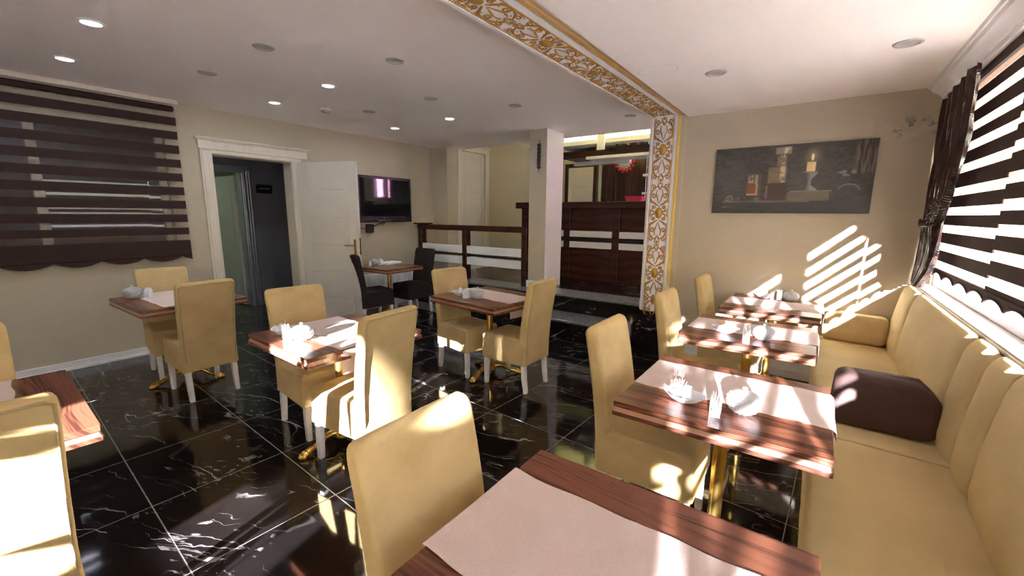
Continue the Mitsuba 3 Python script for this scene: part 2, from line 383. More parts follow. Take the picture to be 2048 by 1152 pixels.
# baseboards
put('baseboard_left', P(cat([cbx(XL, XL + 0.018, -4.2, 1.89, 0, 0.085, 0.003), cbx(XL, XL + 0.026, -4.2, 1.89, 0, 0.028, 0.003), cbx(XL, XL + 0.018, 3.1, 4.85, 0, 0.085, 0.003)]), 'm_white'))
lab('baseboard_left', 'white skirting board along the left wall', kind='structure')
put('baseboard_back', P(cat([cbx(-1.15, XR, YB - 0.018, YB, 0.07, 0.205, 0.004), cbx(-1.15, XR, YB - 0.026, YB, 0.0, 0.08, 0.004)]), 'm_white'))
lab('baseboard_back', 'white skirting board below the picture wall', kind='structure')
put('wall_back__plinth', P(cbx(-1.50, -1.17, 4.575, 4.86, 0.0, ZP - 0.004, 0.003), 'm_marble'))
lab('wall_back__plinth', 'black veined marble plinth below the gilded trim')

# cornice above the blinds
prof = [(0.555, 2.466), (0.565, 2.45), (0.575, 2.45), (0.585, 2.43), (0.625, 2.405), (0.640, 2.385), (0.650, 2.385), (0.655, 2.36), (0.700, 2.36), (0.700, 2.466)]
ring = lambda y: np.array([(x, y, z) for x, z in prof])
put('trim_1', P(loft([ring(YB), ring(-4.2)]), 'm_white_matte', 25))
lab('trim_1', 'white moulded cornice above the right-hand blinds', kind='structure')

# gilded portal: flat band under the beam and down the pilaster
BX0, BX1, BZ, PY = -1.49, -1.285, 2.49, 4.56
def beamx(x, y): return x - 0.012 * (4.56 - y)
put('trim_2__beam', P(bx(-1.53, -1.165, YREAR, 4.84, BZ + 0.012, 2.9), 'm_white_matte'))
put('trim_2__pilaster', P(bx(-1.505, -1.232, PY + 0.012, 4.83, ZP, BZ + 0.012), 'm_white'))
lab('trim_2', 'white portal band with gilded scrollwork along the beam and down the pilaster', kind='structure')
def strip(x0, x1, z0, z1, y0=PY, sh=0.012):  # strip along the beam, slightly skewed
    a = [(x0, 4.56), (x1, 4.56), (x1 - sh * 8.76, YREAR), (x0 - sh * 8.76, YREAR)]
    m = bx(0, 1, 0, 1, z0, z1)
    v = m.vertices
    y = np.where(v[:, 1] > 0.5, 4.56, YREAR)
    v[:, 0] = np.where(v[:, 0] > 0.5, x1, x0) - sh * (4.56 - y)
    v[:, 1] = y
    m.vertices = v
    return m
put('trim_2__panel', P(strip(BX0 - 0.005, BX1 + 0.005, BZ, BZ + 0.014), 'm_white'))
put('trim_2__panel', P(bx(BX0 - 0.005, BX1 + 0.005, PY, PY + 0.014, ZP - 0.002, BZ), 'm_white'))
put('trim_2__gold_fillet', P(cat([strip(-1.228, -1.198, BZ - 0.006, BZ + 0.012), strip(-1.198, -1.190, BZ - 0.002, BZ + 0.012)]), 'm_fillet'))
put('trim_2__gold_fillet', P(cbx(-1.252, -1.226, PY - 0.006, PY + 0.02, ZP + 0.3, BZ - 0.004, 0.003), 'm_yellow_edge'))
put('trim_2__moulding', P(cat([cbx(BX0 - 0.028, BX0 - 0.006, PY - 0.006, PY + 0.016, ZP, BZ, 0.004), cbx(BX1 + 0.006, BX1 + 0.03, PY - 0.004, PY + 0.012, ZP, BZ, 0.004), cbx(BX0 - 0.045, BX0 - 0.028, PY + 0.02, 4.80, ZP, BZ, 0.003), cbx(BX0 - 0.06, BX0 - 0.03, PY + 0.05, 4.80, ZP + 0.004, ZP + 0.11, 0.003)]), 'm_white'))
put('trim_2__moulding', P(cat([strip(BX0 - 0.03, BX0 - 0.006, BZ - 0.006, BZ + 0.014), strip(BX1 + 0.006, BX1 + 0.045, BZ - 0.004, BZ + 0.014)]), 'm_white'))

def ribbon(path, w, h=0.45):
    path = np.asarray(path, float); n = len(path)
    w = np.broadcast_to(np.asarray(w, float), (n,)) * 1.45
    t = np.gradient(path, axis=0); t /= np.linalg.norm(t, axis=1, keepdims=True) + 1e-12
    nn = np.stack([-t[:, 1], t[:, 0]], 1)
    L = np.c_[path + nn * w[:, None], np.zeros(n)]
    R = np.c_[path - nn * w[:, None], np.zeros(n)]
    C = np.c_[path, w * h + 0.0015]
    V = np.stack([L, C, R], 1).reshape(-1, 3)
    F = []
    for i in range(n - 1):
        a = 3 * i
        for k in (0, 1):
            F += [(a + k, a + k + 1, a + k + 4), (a + k, a + k + 4, a + k + 3)]
    m = trimesh.Trimesh(V, np.array(F)[:, ::-1], process=False)
    return m
def bez(p0, p1, p2, p3, n=14):
    t = np.linspace(0, 1, n)[:, None]
    p0, p1, p2, p3 = map(np.array, (p0, p1, p2, p3))
    return (1 - t) ** 3 * p0 + 3 * (1 - t) ** 2 * t * p1 + 3 * (1 - t) * t * t * p2 + t ** 3 * p3
def spiral(cx, cy, r0, r1, a0, a1, n=22):
    t = np.linspace(0, 1, n)
    r = r0 + (r1 - r0) * t; a = np.radians(a0 + (a1 - a0) * t)
    return np.stack([cx + r * np.cos(a), cy + r * np.sin(a)], 1)
def taper(n, a, b, c): return np.interp(np.linspace(0, 1, n), [0, 0.4, 1], [a, b, c])
# quarter of the motif: u across (0..0.095), v along (0..0.3225)
qc = [
    (bez((0.008, 0.07), (0.03, 0.10), (0.095, 0.10), (0.088, 0.17)), taper(14, .003, .006, .005)),
    (spiral(0.062, 0.172, 0.027, 0.006, 0, 460), taper(22, .005, .004, .004)),
    (bez((0.03, 0.015), (0.06, -0.002), (0.075, 0.03), (0.066, 0.055)), taper(14, .003, .0055, .004)),
    (spiral(0.050, 0.058, 0.018, 0.005, 0, 420), taper(22, .004, .004, .005)),
    (bez((0.004, 0.095), (0.012, 0.15), (0.055, 0.20), (0.020, 0.235)), taper(14, .002, .005, .003)),
    (bez((0.085, 0.175), (0.092, 0.23), (0.06, 0.262), (0.016, 0.275)), taper(14, .004, .0065, .003)),
    (spiral(0.060, 0.275, 0.024, 0.005, 200, 620), taper(22, .003, .004, .004)),
    (bez((0.0, 0.235), (0.012, 0.262), (0.028, 0.285), (0.020, 0.316)), taper(14, .002, .007, .002)),
    (bez((0.086, 0.0), (0.078, 0.012), (0.09, 0.03), (0.086, 0.045)), taper(14, .002, .006, .002)),
    (bez((0.078, 0.10), (0.09, 0.115), (0.094, 0.13), (0.092, 0.15)), taper(14, .002, .004, .001)),
    (bez((0.088, 0.225), (0.094, 0.25), (0.09, 0.29), (0.08, 0.31)), taper(14, .001, .004, .002)),
    (bez((0.0, 0.29), (0.006, 0.30), (0.010, 0.31), (0.0, 0.322)), taper(14, .003, .006, .002)),
]
ms = []
for path, w in qc:
    for su in (1, -1):
        for sv in (1, -1):
            m = ribbon(path * np.array([su, sv]), w)
            if su * sv < 0: m.invert()
            ms.append(m)
for u, v in ((0.055, 0.12), (0.03, 0.205), (0.045, 0.235), (0.075, 0.068)):
    for su in (1, -1):
        for sv in (1, -1):
            e = trimesh.creation.icosphere(1, 0.005); e.apply_scale((1, 1, 0.6)); e.apply_translation((su * u, sv * v, 0.002)); ms.append(e)
motif = cat(ms)
medal = cat([ell(0, 0, 0, 0.030, 0.054, 0.012, 8)] + [ribbon(spiral(0, 0, 0.034, 0.034, 0, 360, 20) * np.array([1, 1.6]), 0.003)])
pm, pmd = P(motif, 'm_gold_paint', 40), P(medal, 'm_gold_dull', 40)
ML = 0.640
# pilaster: local u -> x, v -> z, normal -> -y
for k in range(4):
    z = 2.165 - ML * k
    M = T().translate([(BX0 + BX1) / 2, PY - 0.0005, z]).rotate([1, 0, 0], 90)
    if z - 0.32 > ZP - 0.1:
        put('trim_2__scrollwork', pm, M); put('trim_2__medallion', pmd, M)
lo = motif.copy(); lo = lo.slice_plane((0, 0.12, 0), (0, 1, 0))
put('trim_2__scrollwork', P(lo, 'm_gold_paint'), T().translate([(BX0 + BX1) / 2, PY - 0.0005, 0.30]).rotate([1, 0, 0], 90))
# beam: v -> y, normal -> -z
for k in range(15):
    y = 4.56 - 0.35 - ML * k
    if y < YREAR + 0.35: break
    M = T().translate([beamx((BX0 + BX1) / 2, y), y, BZ - 0.0005]).rotate([0, 1, 0], 180)
    put('trim_2__scrollwork', pm, M); put('trim_2__medallion', pmd, M)
b0 = trimesh.creation.icosphere(0, 0.0065)
bb, bp = [], []
for xs in (BX0 + 0.004, BX1 - 0.004):
    for y in np.arange(0.2, 4.54, 0.017): bb.append(b0.copy().apply_translation((beamx(xs, y), y, BZ)))
    for z in np.arange(ZP + 0.01, BZ, 0.017): bp.append(b0.copy().apply_translation((xs, PY, z)))
k = put('trim_2__bead_border', P(cat(bb), 'm_gold_dull', True)); lab(k, kind='stuff')
k = put('trim_2__bead_border', P(cat(bp), 'm_gold_dull', True)); lab(k, kind='stuff')

# ------------------------------------------------------------------ right-hand windows: panes, sill, blinds, curtain
put('trim_3', P(cbx(0.652, 0.80, -4.2, 4.59, 0.955, 0.985, 0.006), 'm_sill'))
lab('trim_3', 'pale veined stone window sill above the bench backs', kind='structure')
wins = [(1.06, 4.52), (-1.05, 0.86), (-2.93, -1.12), (-4.15, -2.98)]
for n, (a, b) in enumerate(wins):
    w = 'window_%d' % (n + 1)
    put(w + '__frame', P(cat([cbx(0.76, 0.79, a, a + 0.04, 0.985, 2.37, 0.004), cbx(0.76, 0.79, b - 0.04, b, 0.985, 2.37, 0.004), cbx(0.76, 0.79, a, b, 0.985, 1.02, 0.004), cbx(0.76, 0.79, a, b, 2.33, 2.37, 0.004)]), 'm_white'))
    put(w + '__pane', P(trimesh.Trimesh([(0.775, a, 1.0), (0.775, b, 1.0), (0.775, b, 2.36), (0.775, a, 2.36)], [(0, 1, 2), (0, 2, 3)]), 'm_pane'))
    lab(w, 'window behind the striped blinds of the right wall', kind='structure')

def blind(key, y0, y1, z0, ztop, X, zs, half, dark, sheer, label, hem=1.085, wave=0.305, slant=0.0, right=True, threads=8, tw=0.0026):
    lab(key, label, 'blind', 'brown and sheer striped roller blinds' if right else None)
    s = 1 if right else -1
    put(key + '__headrail', P(cbx(X - 0.03, X + 0.03, y0 + 0.01, y1 - 0.01, ztop - 0.055, ztop, 0.012), dark))
    edges = sorted(zs)
    def y0z(z): return y0 + slant * (z - 1.5)
    def quad(za, zb, th=0.0012):
        m = bx(X - th / 2, X + th / 2, 0, 1, za, zb)
        v = m.vertices.copy()
        for q in range(len(v)): v[q, 1] = y1 if v[q, 1] > 0.5 else y0z(v[q, 2])
        m.vertices = v
        return m
    prev = hem + 0.045
    for c in edges:
        lo_, hi_ = c - half, c + half
        if lo_ - prev > 0.004: put(key + '__dark_band', P(quad(prev, lo_), dark))
        th = []
        for t in np.linspace(lo_, hi_, threads): th.append(quad(t - tw / 2, t + tw / 2, 0.0006))
        put(key + '__sheer_band', P(cat(th), sheer))
        prev = hi_
    put(key + '__dark_band', P(quad(prev, ztop - 0.05), dark))
    put(key + '__bottom_bar', P(cbx(X - 0.008, X + 0.008, y0z(1.2), y1, hem + 0.045, hem + 0.062, 0.003), dark))
    # scalloped hem with a dark trim
    ys = np.arange(y0z(1.1), y1 + 0.001, 0.01)
    ph = (ys / wave) % 1.0
    zb = hem + 0.045 - 0.05 * np.abs(np.sin(np.pi * ph)) ** 0.8 if not right else hem + 0.036 * np.abs(np.sin(np.pi * ph)) ** 0.7
    V, F = [], []
    for i, (y, z) in enumerate(zip(ys, zb)):
        for x in (X - 0.0006, X + 0.0006):
            V += [(x, y, z), (x, y, max(hem + 0.05, z + 0.002))]
    for i in range(len(ys) - 1):
        a, b = 4 * i, 4 * i + 4
        F += [(a, b, b + 1), (a, b + 1, a + 1), (a + 2, a + 3, b + 3), (a + 2, b + 3, b + 2), (a, a + 2, b + 2), (a, b + 2, b)]
    put(key + '__bottom_bar__scalloped_hem', P(trimesh.Trimesh(V, F, process=False), dark))
    put(key + '__bottom_bar__hem_piping', P(tube(np.stack([np.full(len(ys), X), ys, zb], 1), 0.006, 6), dark, 40))

ZS = [1.176, 1.241, 1.301, 1.424, 1.541, 1.666, 1.809, 1.938, 2.053, 2.182, 2.30]
zsA = [(z, 0.024) for z in ZS]
blind('striped_blind', 3.055, 4.50, 0, 2.37, 0.708, [z for z in ZS if z != 1.241], 0.027, 'm_blind_dark', 'm_sheer', 'brown and sheer striped blind with wavy hem next to the dark curtain', slant=0.03)
blind('striped_blind_001', 1.34, 3.05, 0, 2.37, 0.702, [z + 0.02 for z in ZS if z != 1.241], 0.027, 'm_blind_dark', 'm_sheer', 'brown and sheer striped blind with wavy hem, directly above the brown cushion')
blind('striped_blind_002', -0.98, 0.72, 0, 2.37, 0.708, [z for z in ZS if z != 1.241], 0.027, 'm_blind_dark', 'm_sheer', 'striped blind beside the viewer')
blind('striped_blind_003', -2.88, -1.05, 0, 2.37, 0.708, [z for z in ZS if z != 1.241], 0.027, 'm_blind_dark', 'm_sheer', 'striped blind behind the viewer')
blind('striped_blind_004', -4.12, -2.95, 0, 2.37, 0.708, [z for z in ZS if z != 1.241], 0.027, 'm_blind_dark', 'm_sheer', 'striped blind at the rear end of the window row')

def curtain(key, zs, ya, yb, x, label, tie=None, folds=5, lean=0.0):
    lab(key, label, 'curtain')
    rows, n = [], 60
    zz = np.linspace(zs[0], zs[-1], 46)
    for z in zz:
        a, b = np.interp(z, zs, ya), np.interp(z, zs, yb)
        t = np.linspace(0, 1, n)
        wdt = abs(b - a)
        dep = 0.012 + 0.016 * min(1, 0.35 / max(wdt, 0.1))
        off = dep * np.sin(t * 2 * np.pi * folds + 0.7 * math.sin(z * 5)) + 0.006 * np.sin(t * 2 * np.pi * 13 + z * 9)
        rows.append(np.stack([x + off - lean * (1 - t), a + (b - a) * t + 0.008 * np.sin(t * 20 + z * 6), np.full(n, z)], 1))
    m = loft(rows, (False, False), closed=False)
    put(key + '__drape', P(m, 'm_curtain', True))
    if tie:
        z, a, b = tie
        put(key + '__tieback', P(cat([tube([(x - lean, b, z + 0.01), (x - 0.035 - lean, b + 0.03, z), (x - 0.045 - lean * 0.6, (a + b) / 2, z - 0.01), (x - 0.03, a, z + 0.03)], [0.008, 0.014, 0.016, 0.01], 10)]), 'm_curtain', 60))
curtain('brown_curtain', [1.0, 1.14, 1.25, 1.37, 1.45, 1.63, 1.77, 1.83, 1.97, 2.17, 2.36],
        [4.14, 3.86, 3.78, 3.80, 3.84, 3.68, 3.62, 3.57, 3.48, 3.50, 3.56], [4.56, 4.575, 4.575, 4.575, 4.575, 4.58, 4.58, 4.58, 4.58, 4.58, 4.58], 0.664,
        'dark brown patterned satin curtain tied back in the corner by the picture wall', (1.45, 4.55, 3.86), lean=0.04)
curtain('brown_curtain_001', [1.0, 2.36], [0.78, 0.78], [1.33, 1.33], 0.68, 'dark brown curtain hanging at the pier beside the viewer', None, 7)

# outside
put('ground_outside', P(bx(0.81, 40, -60, 40, -0.4, -0.3), 'm_ground')); lab('ground_outside', 'ground outside the windows', kind='structure')
put('ground_rear', P(bx(-30, 0.81, -60, -4.4, -0.4, -0.3), 'm_ground')); lab('ground_rear', 'ground outside the rear windows', kind='structure')
put('wall_neighbour', P(bx(7.0, 7.3, 6, 70, -0.3, 12), 'm_outside_wall')); lab('wall_neighbour', 'sunlit boarded wall outside the windows', kind='structure')

_pl = np.array([(1.26, 0.25), (1.292, 0.105), (1.433, -0.28), (1.575, -0.56), (1.716, -0.77), (1.80, -0.85), (1.80, 5.9), (1.26, 5.9)])
balcony = loft([np.c_[_pl, np.full(8, 2.42)], np.c_[_pl, np.full(8, 2.5)]])
put('roof_eave', P(cat([bx(0.80, 1.27, -4.6, 6, 2.42, 2.5), bx(1.05, 1.57, -20, -6.5, 2.42, 2.5), balcony]), 'm_cream')); lab('roof_eave', 'roof eave outside above the windows', kind='structure')
# rear window frames and panes
put('window_5__frame', P(cat([cbx(-1.26, -1.22, -4.30, -4.26, 1.0, 2.10, 0.004), cbx(-0.56, -0.52, -4.30, -4.26, 1.0, 2.10, 0.004), cbx(-1.26, -0.52, -4.30, -4.26, 1.0, 1.04, 0.004), cbx(-1.26, -0.52, -4.30, -4.26, 2.06, 2.10, 0.004)]), 'm_white'))
put('window_5__pane', P(trimesh.Trimesh([(-1.26, -4.28, 1.0), (-0.52, -4.28, 1.0), (-0.52, -4.28, 2.10), (-1.26, -4.28, 2.10)], [(0, 1, 2), (0, 2, 3)]), 'm_pane'))
lab('window_5', 'rear window behind the viewer', kind='structure')
# potted plant in front of the rear window (its leaves dapple the sunlight)
lab('potted_plant', 'potted plant standing in front of the rear window', 'plant')
lv = []
for i in range(64):
    c = np.array([rng.uniform(-1.66, -1.44) if i % 2 else rng.uniform(-1.60, -1.46), -1.05 + rng.normal(0, 0.06), rng.uniform(1.05, 1.35) if i % 2 else rng.uniform(0.42, 0.73)])
    d = np.array([rng.normal(0, 0.05), rng.normal(0, 0.03), rng.normal(0, 0.05)]); d *= 0.11 / np.linalg.norm(d)
    e = np.cross(d, [0, 1, 0.2]); e = e / np.linalg.norm(e) * 0.034
    lv.append(trimesh.Trimesh([c, c + d * 0.5 + e, c + d, c + d * 0.5 - e], [(0, 1, 2), (0, 2, 3)], process=False))
    lv.append(tube([(-1.50, -1.05, 0.30), (-1.455, -1.05, 0.6), (-1.45 + (c[0] + 1.45) * 0.3, -1.05, 0.6 + (c[2] - 0.6) * 0.85), c], 0.003, 4))
put('potted_plant__foliage', P(cat(lv), 'm_leaf')); lab('potted_plant__foliage', kind='stuff')
put('potted_plant__pot', P(lathe([(0, 0), (0.12, 0), (0.15, 0.30), (0.135, 0.30), (0.13, 0.26), (0, 0.26)], 24), 'm_white', 30), tr(-1.50, -1.05))
# left window with its blind
put('window_6__frame', P(cat([cbx(XL - 0.14, XL - 0.08, 1.54, 1.6, 1.07, 2.33, 0.004), cbx(XL - 0.14, XL - 0.08, 0.62, 0.69, 1.07, 2.33, 0.004), cbx(XL - 0.14, XL - 0.08, -0.4, -0.33, 1.07, 2.33, 0.004), cbx(XL - 0.14, XL - 0.08, -2.2, 1.6, 1.07, 1.14, 0.004), cbx(XL - 0.14, XL - 0.08, -2.2, 1.6, 2.27, 2.33, 0.004), cbx(XL - 0.02, XL + 0.02, -2.2, 1.62, 1.045, 1.07, 0.003)]), 'm_cream'))
put('window_6__pane', P(trimesh.Trimesh([(XL - 0.11, -2.2, 1.1), (XL - 0.11, 1.6, 1.1), (XL - 0.11, 1.6, 2.3), (XL - 0.11, -2.2, 2.3)], [(0, 1, 2), (0, 2, 3)]), 'm_pane'))
lab('window_6', 'dark inner window behind the left blind', kind='structure')
put('trim_4', P(cat([cbx(XL + 0.0, XL + 0.13, -2.3, 1.715, 2.612, 2.629, 0.003), cbx(XL + 0.11, XL + 0.13, -2.3, 1.715, 2.585, 2.615, 0.003), cbx(XL + 0.085, XL + 0.10, -2.3, 1.715, 2.60, 2.615, 0.003)]), 'm_cream'))
lab('trim_4', 'cream double curtain rail at the ceiling above the left blind', kind='structure')
blind('brown_blind', -2.25, 1.70, 0, 2.575, XL + 0.055, [1.168 + 0.0, 1.215 + 0.01, 1.358, 1.499, 1.643, 1.785, 1.928, 2.070, 2.214, 2.355, 2.497][1:], 0.030, 'm_blind_left', 'm_sheer_left',
      'wide dark brown striped blind with scalloped hem on the left wall', hem=0.985, wave=0.322, right=False, threads=8, tw=0.0018)

# ------------------------------------------------------------------ doors
lab('door_1', 'open cream panelled door with its moulded casing in the left wall', kind='structure')
cx0 = XL
put('door_1__casing', P(cat([cbx(cx0, cx0 + 0.022, 1.895, 2.012, 0, 2.19, 0.004), cbx(cx0 + 0.02, cx0 + 0.030, 1.915, 1.99, 0, 2.18, 0.004), cbx(cx0, cx0 + 0.022, 2.91, 3.03, 0, 2.19, 0.004), cbx(cx0, cx0 + 0.022, 2.0, 2.92, 2.148, 2.19, 0.003),
                             cbx(cx0 - 0.2, cx0 + 0.005, 1.99, 2.02, 0, 2.15, 0.003), cbx(cx0 - 0.2, cx0 + 0.005, 2.905, 2.93, 0, 2.15, 0.003), cbx(cx0 - 0.2, cx0 + 0.005, 2.0, 2.92, 2.14, 2.16, 0.003)]), 'm_cream'))
put('door_1__head_board', P(cat([cbx(cx0, cx0 + 0.03, 1.885, 3.115, 2.19, 2.285, 0.004), cbx(cx0, cx0 + 0.045, 1.87, 3.13, 2.285, 2.30, 0.004), cbx(cx0, cx0 + 0.06, 1.86, 3.148, 2.30, 2.318, 0.005)]), 'm_cream'))
def door_leaf(w, h, th=0.04, rails=(0.17,), nrow=6, mat_='m_cream_door'):
    """leaf along +x from the hinge, faces +-y, grooves cut as recessed lines"""
    g = 0.009
    xs = [0, 0.155 * w, 0.155 * w + g, 0.845 * w, 0.845 * w + g, w]
    parts = [bx(0, w, -th / 2 + 0.005, th / 2 - 0.005, 0, h), cbx(0, xs[1], -th / 2, th / 2, 0, h, 0.002), cbx(xs[4], w, -th / 2, th / 2, 0, h, 0.002)]
    zs = np.linspace(0, h, nrow + 1)
    pan = [cbx(xs[2], xs[3], -th / 2, th / 2, zs[i] + (g / 2 if i else 0), zs[i + 1] - (g / 2 if i < nrow - 1 else 0), 0.002) for i in range(nrow)]
    return cat(parts), pan
body, pans = door_leaf(0.88, 2.13)
Ml = tr(XL + 0.03, 2.985, 0.012, math.degrees(math.atan2(0.30, 0.83)))
put('door_1__leaf', P(body, 'm_cream_door'), Ml)
for q in pans: put('door_1__leaf__panel', P(q, 'm_cream_door'), Ml)
def handle(y):
    s = -1 if y < 0 else 1
    return cat([cbx(0.80, 0.838, min(y, y + s * 0.008), max(y, y + s * 0.008), 0.93, 1.15, 0.003), tube([(0.819, y, 1.075), (0.819, y + s * 0.045, 1.075), (0.80, y + s * 0.05, 1.075), (0.70, y + s * 0.05, 1.073)], 0.009, 8)])
put('door_1__leaf__handle', P(cat([handle(-0.02), handle(0.02)]), 'm_brass', 40), Ml)
put('door_1__leaf__lock_plate', P(cbx(0.879, 0.882, -0.011, 0.011, 0.95, 1.17, 0.001), 'm_black'), Ml)

lab('door_2', 'inner doorway with a pale frame and a half open greenish door', kind='structure')
put('door_2__frame', P(cat([cbx(-7.30, -7.27, 2.97, 3.09, 0, 2.12, 0.004), cbx(-7.27, -7.255, 2.985, 3.005, 0, 2.12, 0.003), cbx(-7.27, -7.255, 3.03, 3.05, 0, 2.12, 0.003), cbx(-7.27, -7.255, 3.065, 3.085, 0, 2.12, 0.003), cbx(-7.45, -7.29, 2.95, 2.98, 0, 2.12, 0.003), cbx(-7.3, -7.27, 1.95, 3.09, 2.09, 2.19, 0.004)]), 'm_alu'))
body, pans = door_leaf(0.84, 2.05, nrow=6)
Ml = tr(-7.47, 2.945, 0.01, 184)
put('door_2__leaf', P(body, 'm_cream_door'), Ml)
for q in pans: put('door_2__leaf__panel', P(q, 'm_cream_door'), Ml)

lab('door_3', 'closed cream door with chrome handle on the raised reception level', kind='structure')
put('door_3__casing', P(cat([cbx(-5.29, -5.265, 5.66, 5.76, ZP, 2.66, 0.004), cbx(-5.29, -5.265, 6.43, 6.53, ZP, 2.66, 0.004), cbx(-5.29, -5.265, 5.66, 6.53, 2.61, 2.70, 0.004), cbx(-5.29, -5.24, 5.63, 6.56, 2.70, 2.74, 0.006)]), 'm_cream'))
body, pans = door_leaf(0.665, 2.145, nrow=6)
Ml = tr(-5.33, 5.763, ZP, 90)
put('door_3__leaf', P(body, 'm_cream_door'), Ml)
for q in pans: put('door_3__leaf__panel', P(q, 'm_cream_door'), Ml)
put('door_3__leaf__handle', P(cat([cbx(-5.31, -5.30, 6.28, 6.315, 1.51, 1.73, 0.003), tube([(-5.305, 6.30, 1.66), (-5.26, 6.30, 1.66), (-5.255, 6.27, 1.66), (-5.255, 6.19, 1.66)], 0.009, 8)]), 'm_chrome', 40))

# plaque in the hallway
lab('wall_plaque', 'small dark plaque on the hallway wall seen through the open door', 'plaque')
put('wall_plaque__board', P(cbx(-7.3, -7.285, 3.17, 3.41, 1.80, 1.935, 0.003), 'm_plaque'))
put('wall_plaque__board__lettering', P(cat([bx(-7.286, -7.284, 3.21 + 0.02 * i, 3.222 + 0.02 * i, 1.86, 1.88) for i in range(8)]), 'm_grey')); lab('wall_plaque__board__lettering', kind='stuff')

# ------------------------------------------------------------------ reception
put('wall_reception_back', P(cat([bx(-5.4, -3.62, 8.0, 8.1, ZP, 2.95), bx(-3.62, -0.9, 8.06, 8.16, ZP, 2.95), bx(-0.9, 2.3, 8.0, 8.1, ZP, 1.95), bx(-0.26, 2.3, 8.0, 8.1, 1.95, 2.95), bx(2.2, 2.3, 4.8, 5.2, ZP, 2.95), bx(2.2, 2.3, 7.0, 8.1, ZP, 2.95), bx(2.2, 2.3, 5.2, 7.0, 2.55, 2.95), bx(0.98, 2.3, 4.70, 4.83, 0, 2.95)]), 'm_green_wall'))
lab('wall_reception_back', 'wall behind the reception counter', kind='structure')
for i in range(9):
    put('wall_reception_back__plank', P(cbx(-3.60 + 0.3 * i, -3.304 + 0.3 * i, 8.03, 8.06, ZP, 2.93, 0.003), 'm_dark_wood_v'))
lab('door_4', 'cream door behind the reception counter', kind='structure')
body, pans = door_leaf(0.56, 2.0, nrow=5)
put('door_4__leaf', P(body, 'm_cream_door'), tr(-4.30, 7.96, ZP - 0.02, 0))
for q in pans: put('door_4__leaf__panel', P(q, 'm_cream_door'), tr(-4.30, 7.96, ZP - 0.02, 0))
put('door_4__frame', P(cat([cbx(-4.38, -4.30, 7.93, 8.0, ZP, 2.5, 0.004), cbx(-3.74, -3.66, 7.93, 8.0, ZP, 2.5, 0.004), cbx(-4.38, -3.66, 7.93, 8.0, 2.44, 2.52, 0.004)]), 'm_dark_wood_v'))

lab('reception_counter', 'dark red-brown wooden reception counter with white horizontal boards', 'counter')
put('reception_counter__body', P(bx(-4.18, -1.2, 6.20, 6.75, ZP, 1.60), 'm_dark_wood'))
put('reception_counter__worktop', P(cbx(-4.33, -1.15, 6.10, 6.80, 1.60, 1.70, 0.006), 'm_dark_wood'))
for i, x in enumerate((-4.18, -3.34, -2.50, -1.66)):
    put('reception_counter__stile', P(cbx(x - 0.055, x + 0.055, 6.155, 6.20, ZP, 1.60, 0.004), 'm_dark_wood'))
for i in range(3):
    a, b = -4.12 + 0.84 * i, -3.40 + 0.84 * i
    for z in (0.975, 1.148):
        put('reception_counter__white_board', P(cbx(a, b, 6.15, 6.19, z, z + 0.098, 0.003), 'm_white_matte'))
    put('reception_counter__black_groove', P(cbx(a, b, 6.18, 6.20, 1.085, 1.137, 0.004), 'm_black'))
    put('reception_counter__panel', P(cbx(a, b, 6.19, 6.20, 1.27, 1.57, 0.002), 'm_dark_wood'))
    put('reception_counter__panel', P(cbx(a, b, 6.19, 6.20, ZP + 0.05, 0.96, 0.002), 'm_dark_wood'))
lab('reception_counter__white_board', 'white lacquered board')

# overhead canopy, shelf, cove light
lab('overhead_canopy', 'white soffit over dark wooden canopy above the counter', 'canopy')
put('overhead_canopy__soffit', P(cat([cbx(-3.62, -1.0, 6.20, 6.9, 2.572, 2.637, 0.003), cbx(-2.87, -2.752, 6.16, 6.2, 2.47, 2.78, 0.003)]), 'm_white_matte'))
put('overhead_canopy__wood_fascia', P(cbx(-3.60, -1.0, 6.42, 6.90, 2.41, 2.52, 0.003), 'm_dark_wood'))
put('overhead_canopy__shelf', P(cbx(-3.09, -1.0, 6.25, 6.62, 2.355, 2.40, 0.004), 'm_white'))
put('overhead_canopy__edge_board', P(cbx(-3.60, -2.6, 6.82, 6.92, 2.34, 2.40, 0.003), 'm_white'))
scene['m_led'] = {'type': 'diffuse', 'reflectance': {'type': 'rgb', 'value': [0.8, 0.8, 0.4]}}
led = P(cbx(-3.6, -1.0, 6.45, 6.47, 2.64, 2.76, 0.002), 'm_led'); led['emitter'] = {'type': 'area', 'radiance': {'type': 'rgb', 'value': [0.62, 0.60, 0.22]}, 'sampling_weight': 0.5}
lab('led_strip', 'glowing yellow light strip in the cove above the counter', 'light strip')
put('led_strip', led)
# flowers
lab('flower_arrangement', 'small arrangement of red and pale artificial flowers on the canopy', 'flowers')
fl, fp, lf = [], [], []
for i in range(16):
    x, y, z = -2.66 + 0.02 * i + rng.normal(0, 0.02), 6.47 + rng.normal(0, 0.03), 2.555 + abs(rng.normal(0, 0.03)) * (1 - i / 20)
    (fl if rng.random() < 0.6 else fp).append(ell(x, y, z, 0.028, 0.028, 0.022, 4))
for i in range(40):
    x = -2.68 + 0.011 * i + rng.normal(0, 0.02)
    c = np.array([x, 6.46 + rng.normal(0, 0.03), 2.548 + abs(rng.normal(0, 0.018))])
    d = rng.normal(0, 0.022, 3); d[2] = abs(d[2]); e = np.cross(d, rng.normal(0, 1, 3)); e = e / np.linalg.norm(e) * 0.012
    lf.append(trimesh.Trimesh([c, c + d * 0.5 + e, c + d, c + d * 0.5 - e], [(0, 1, 2), (0, 2, 3)], process=False))
put('flower_arrangement__red_blossoms', P(cat(fl), 'm_flower_red', True)); lab('flower_arrangement__red_blossoms', kind='stuff')
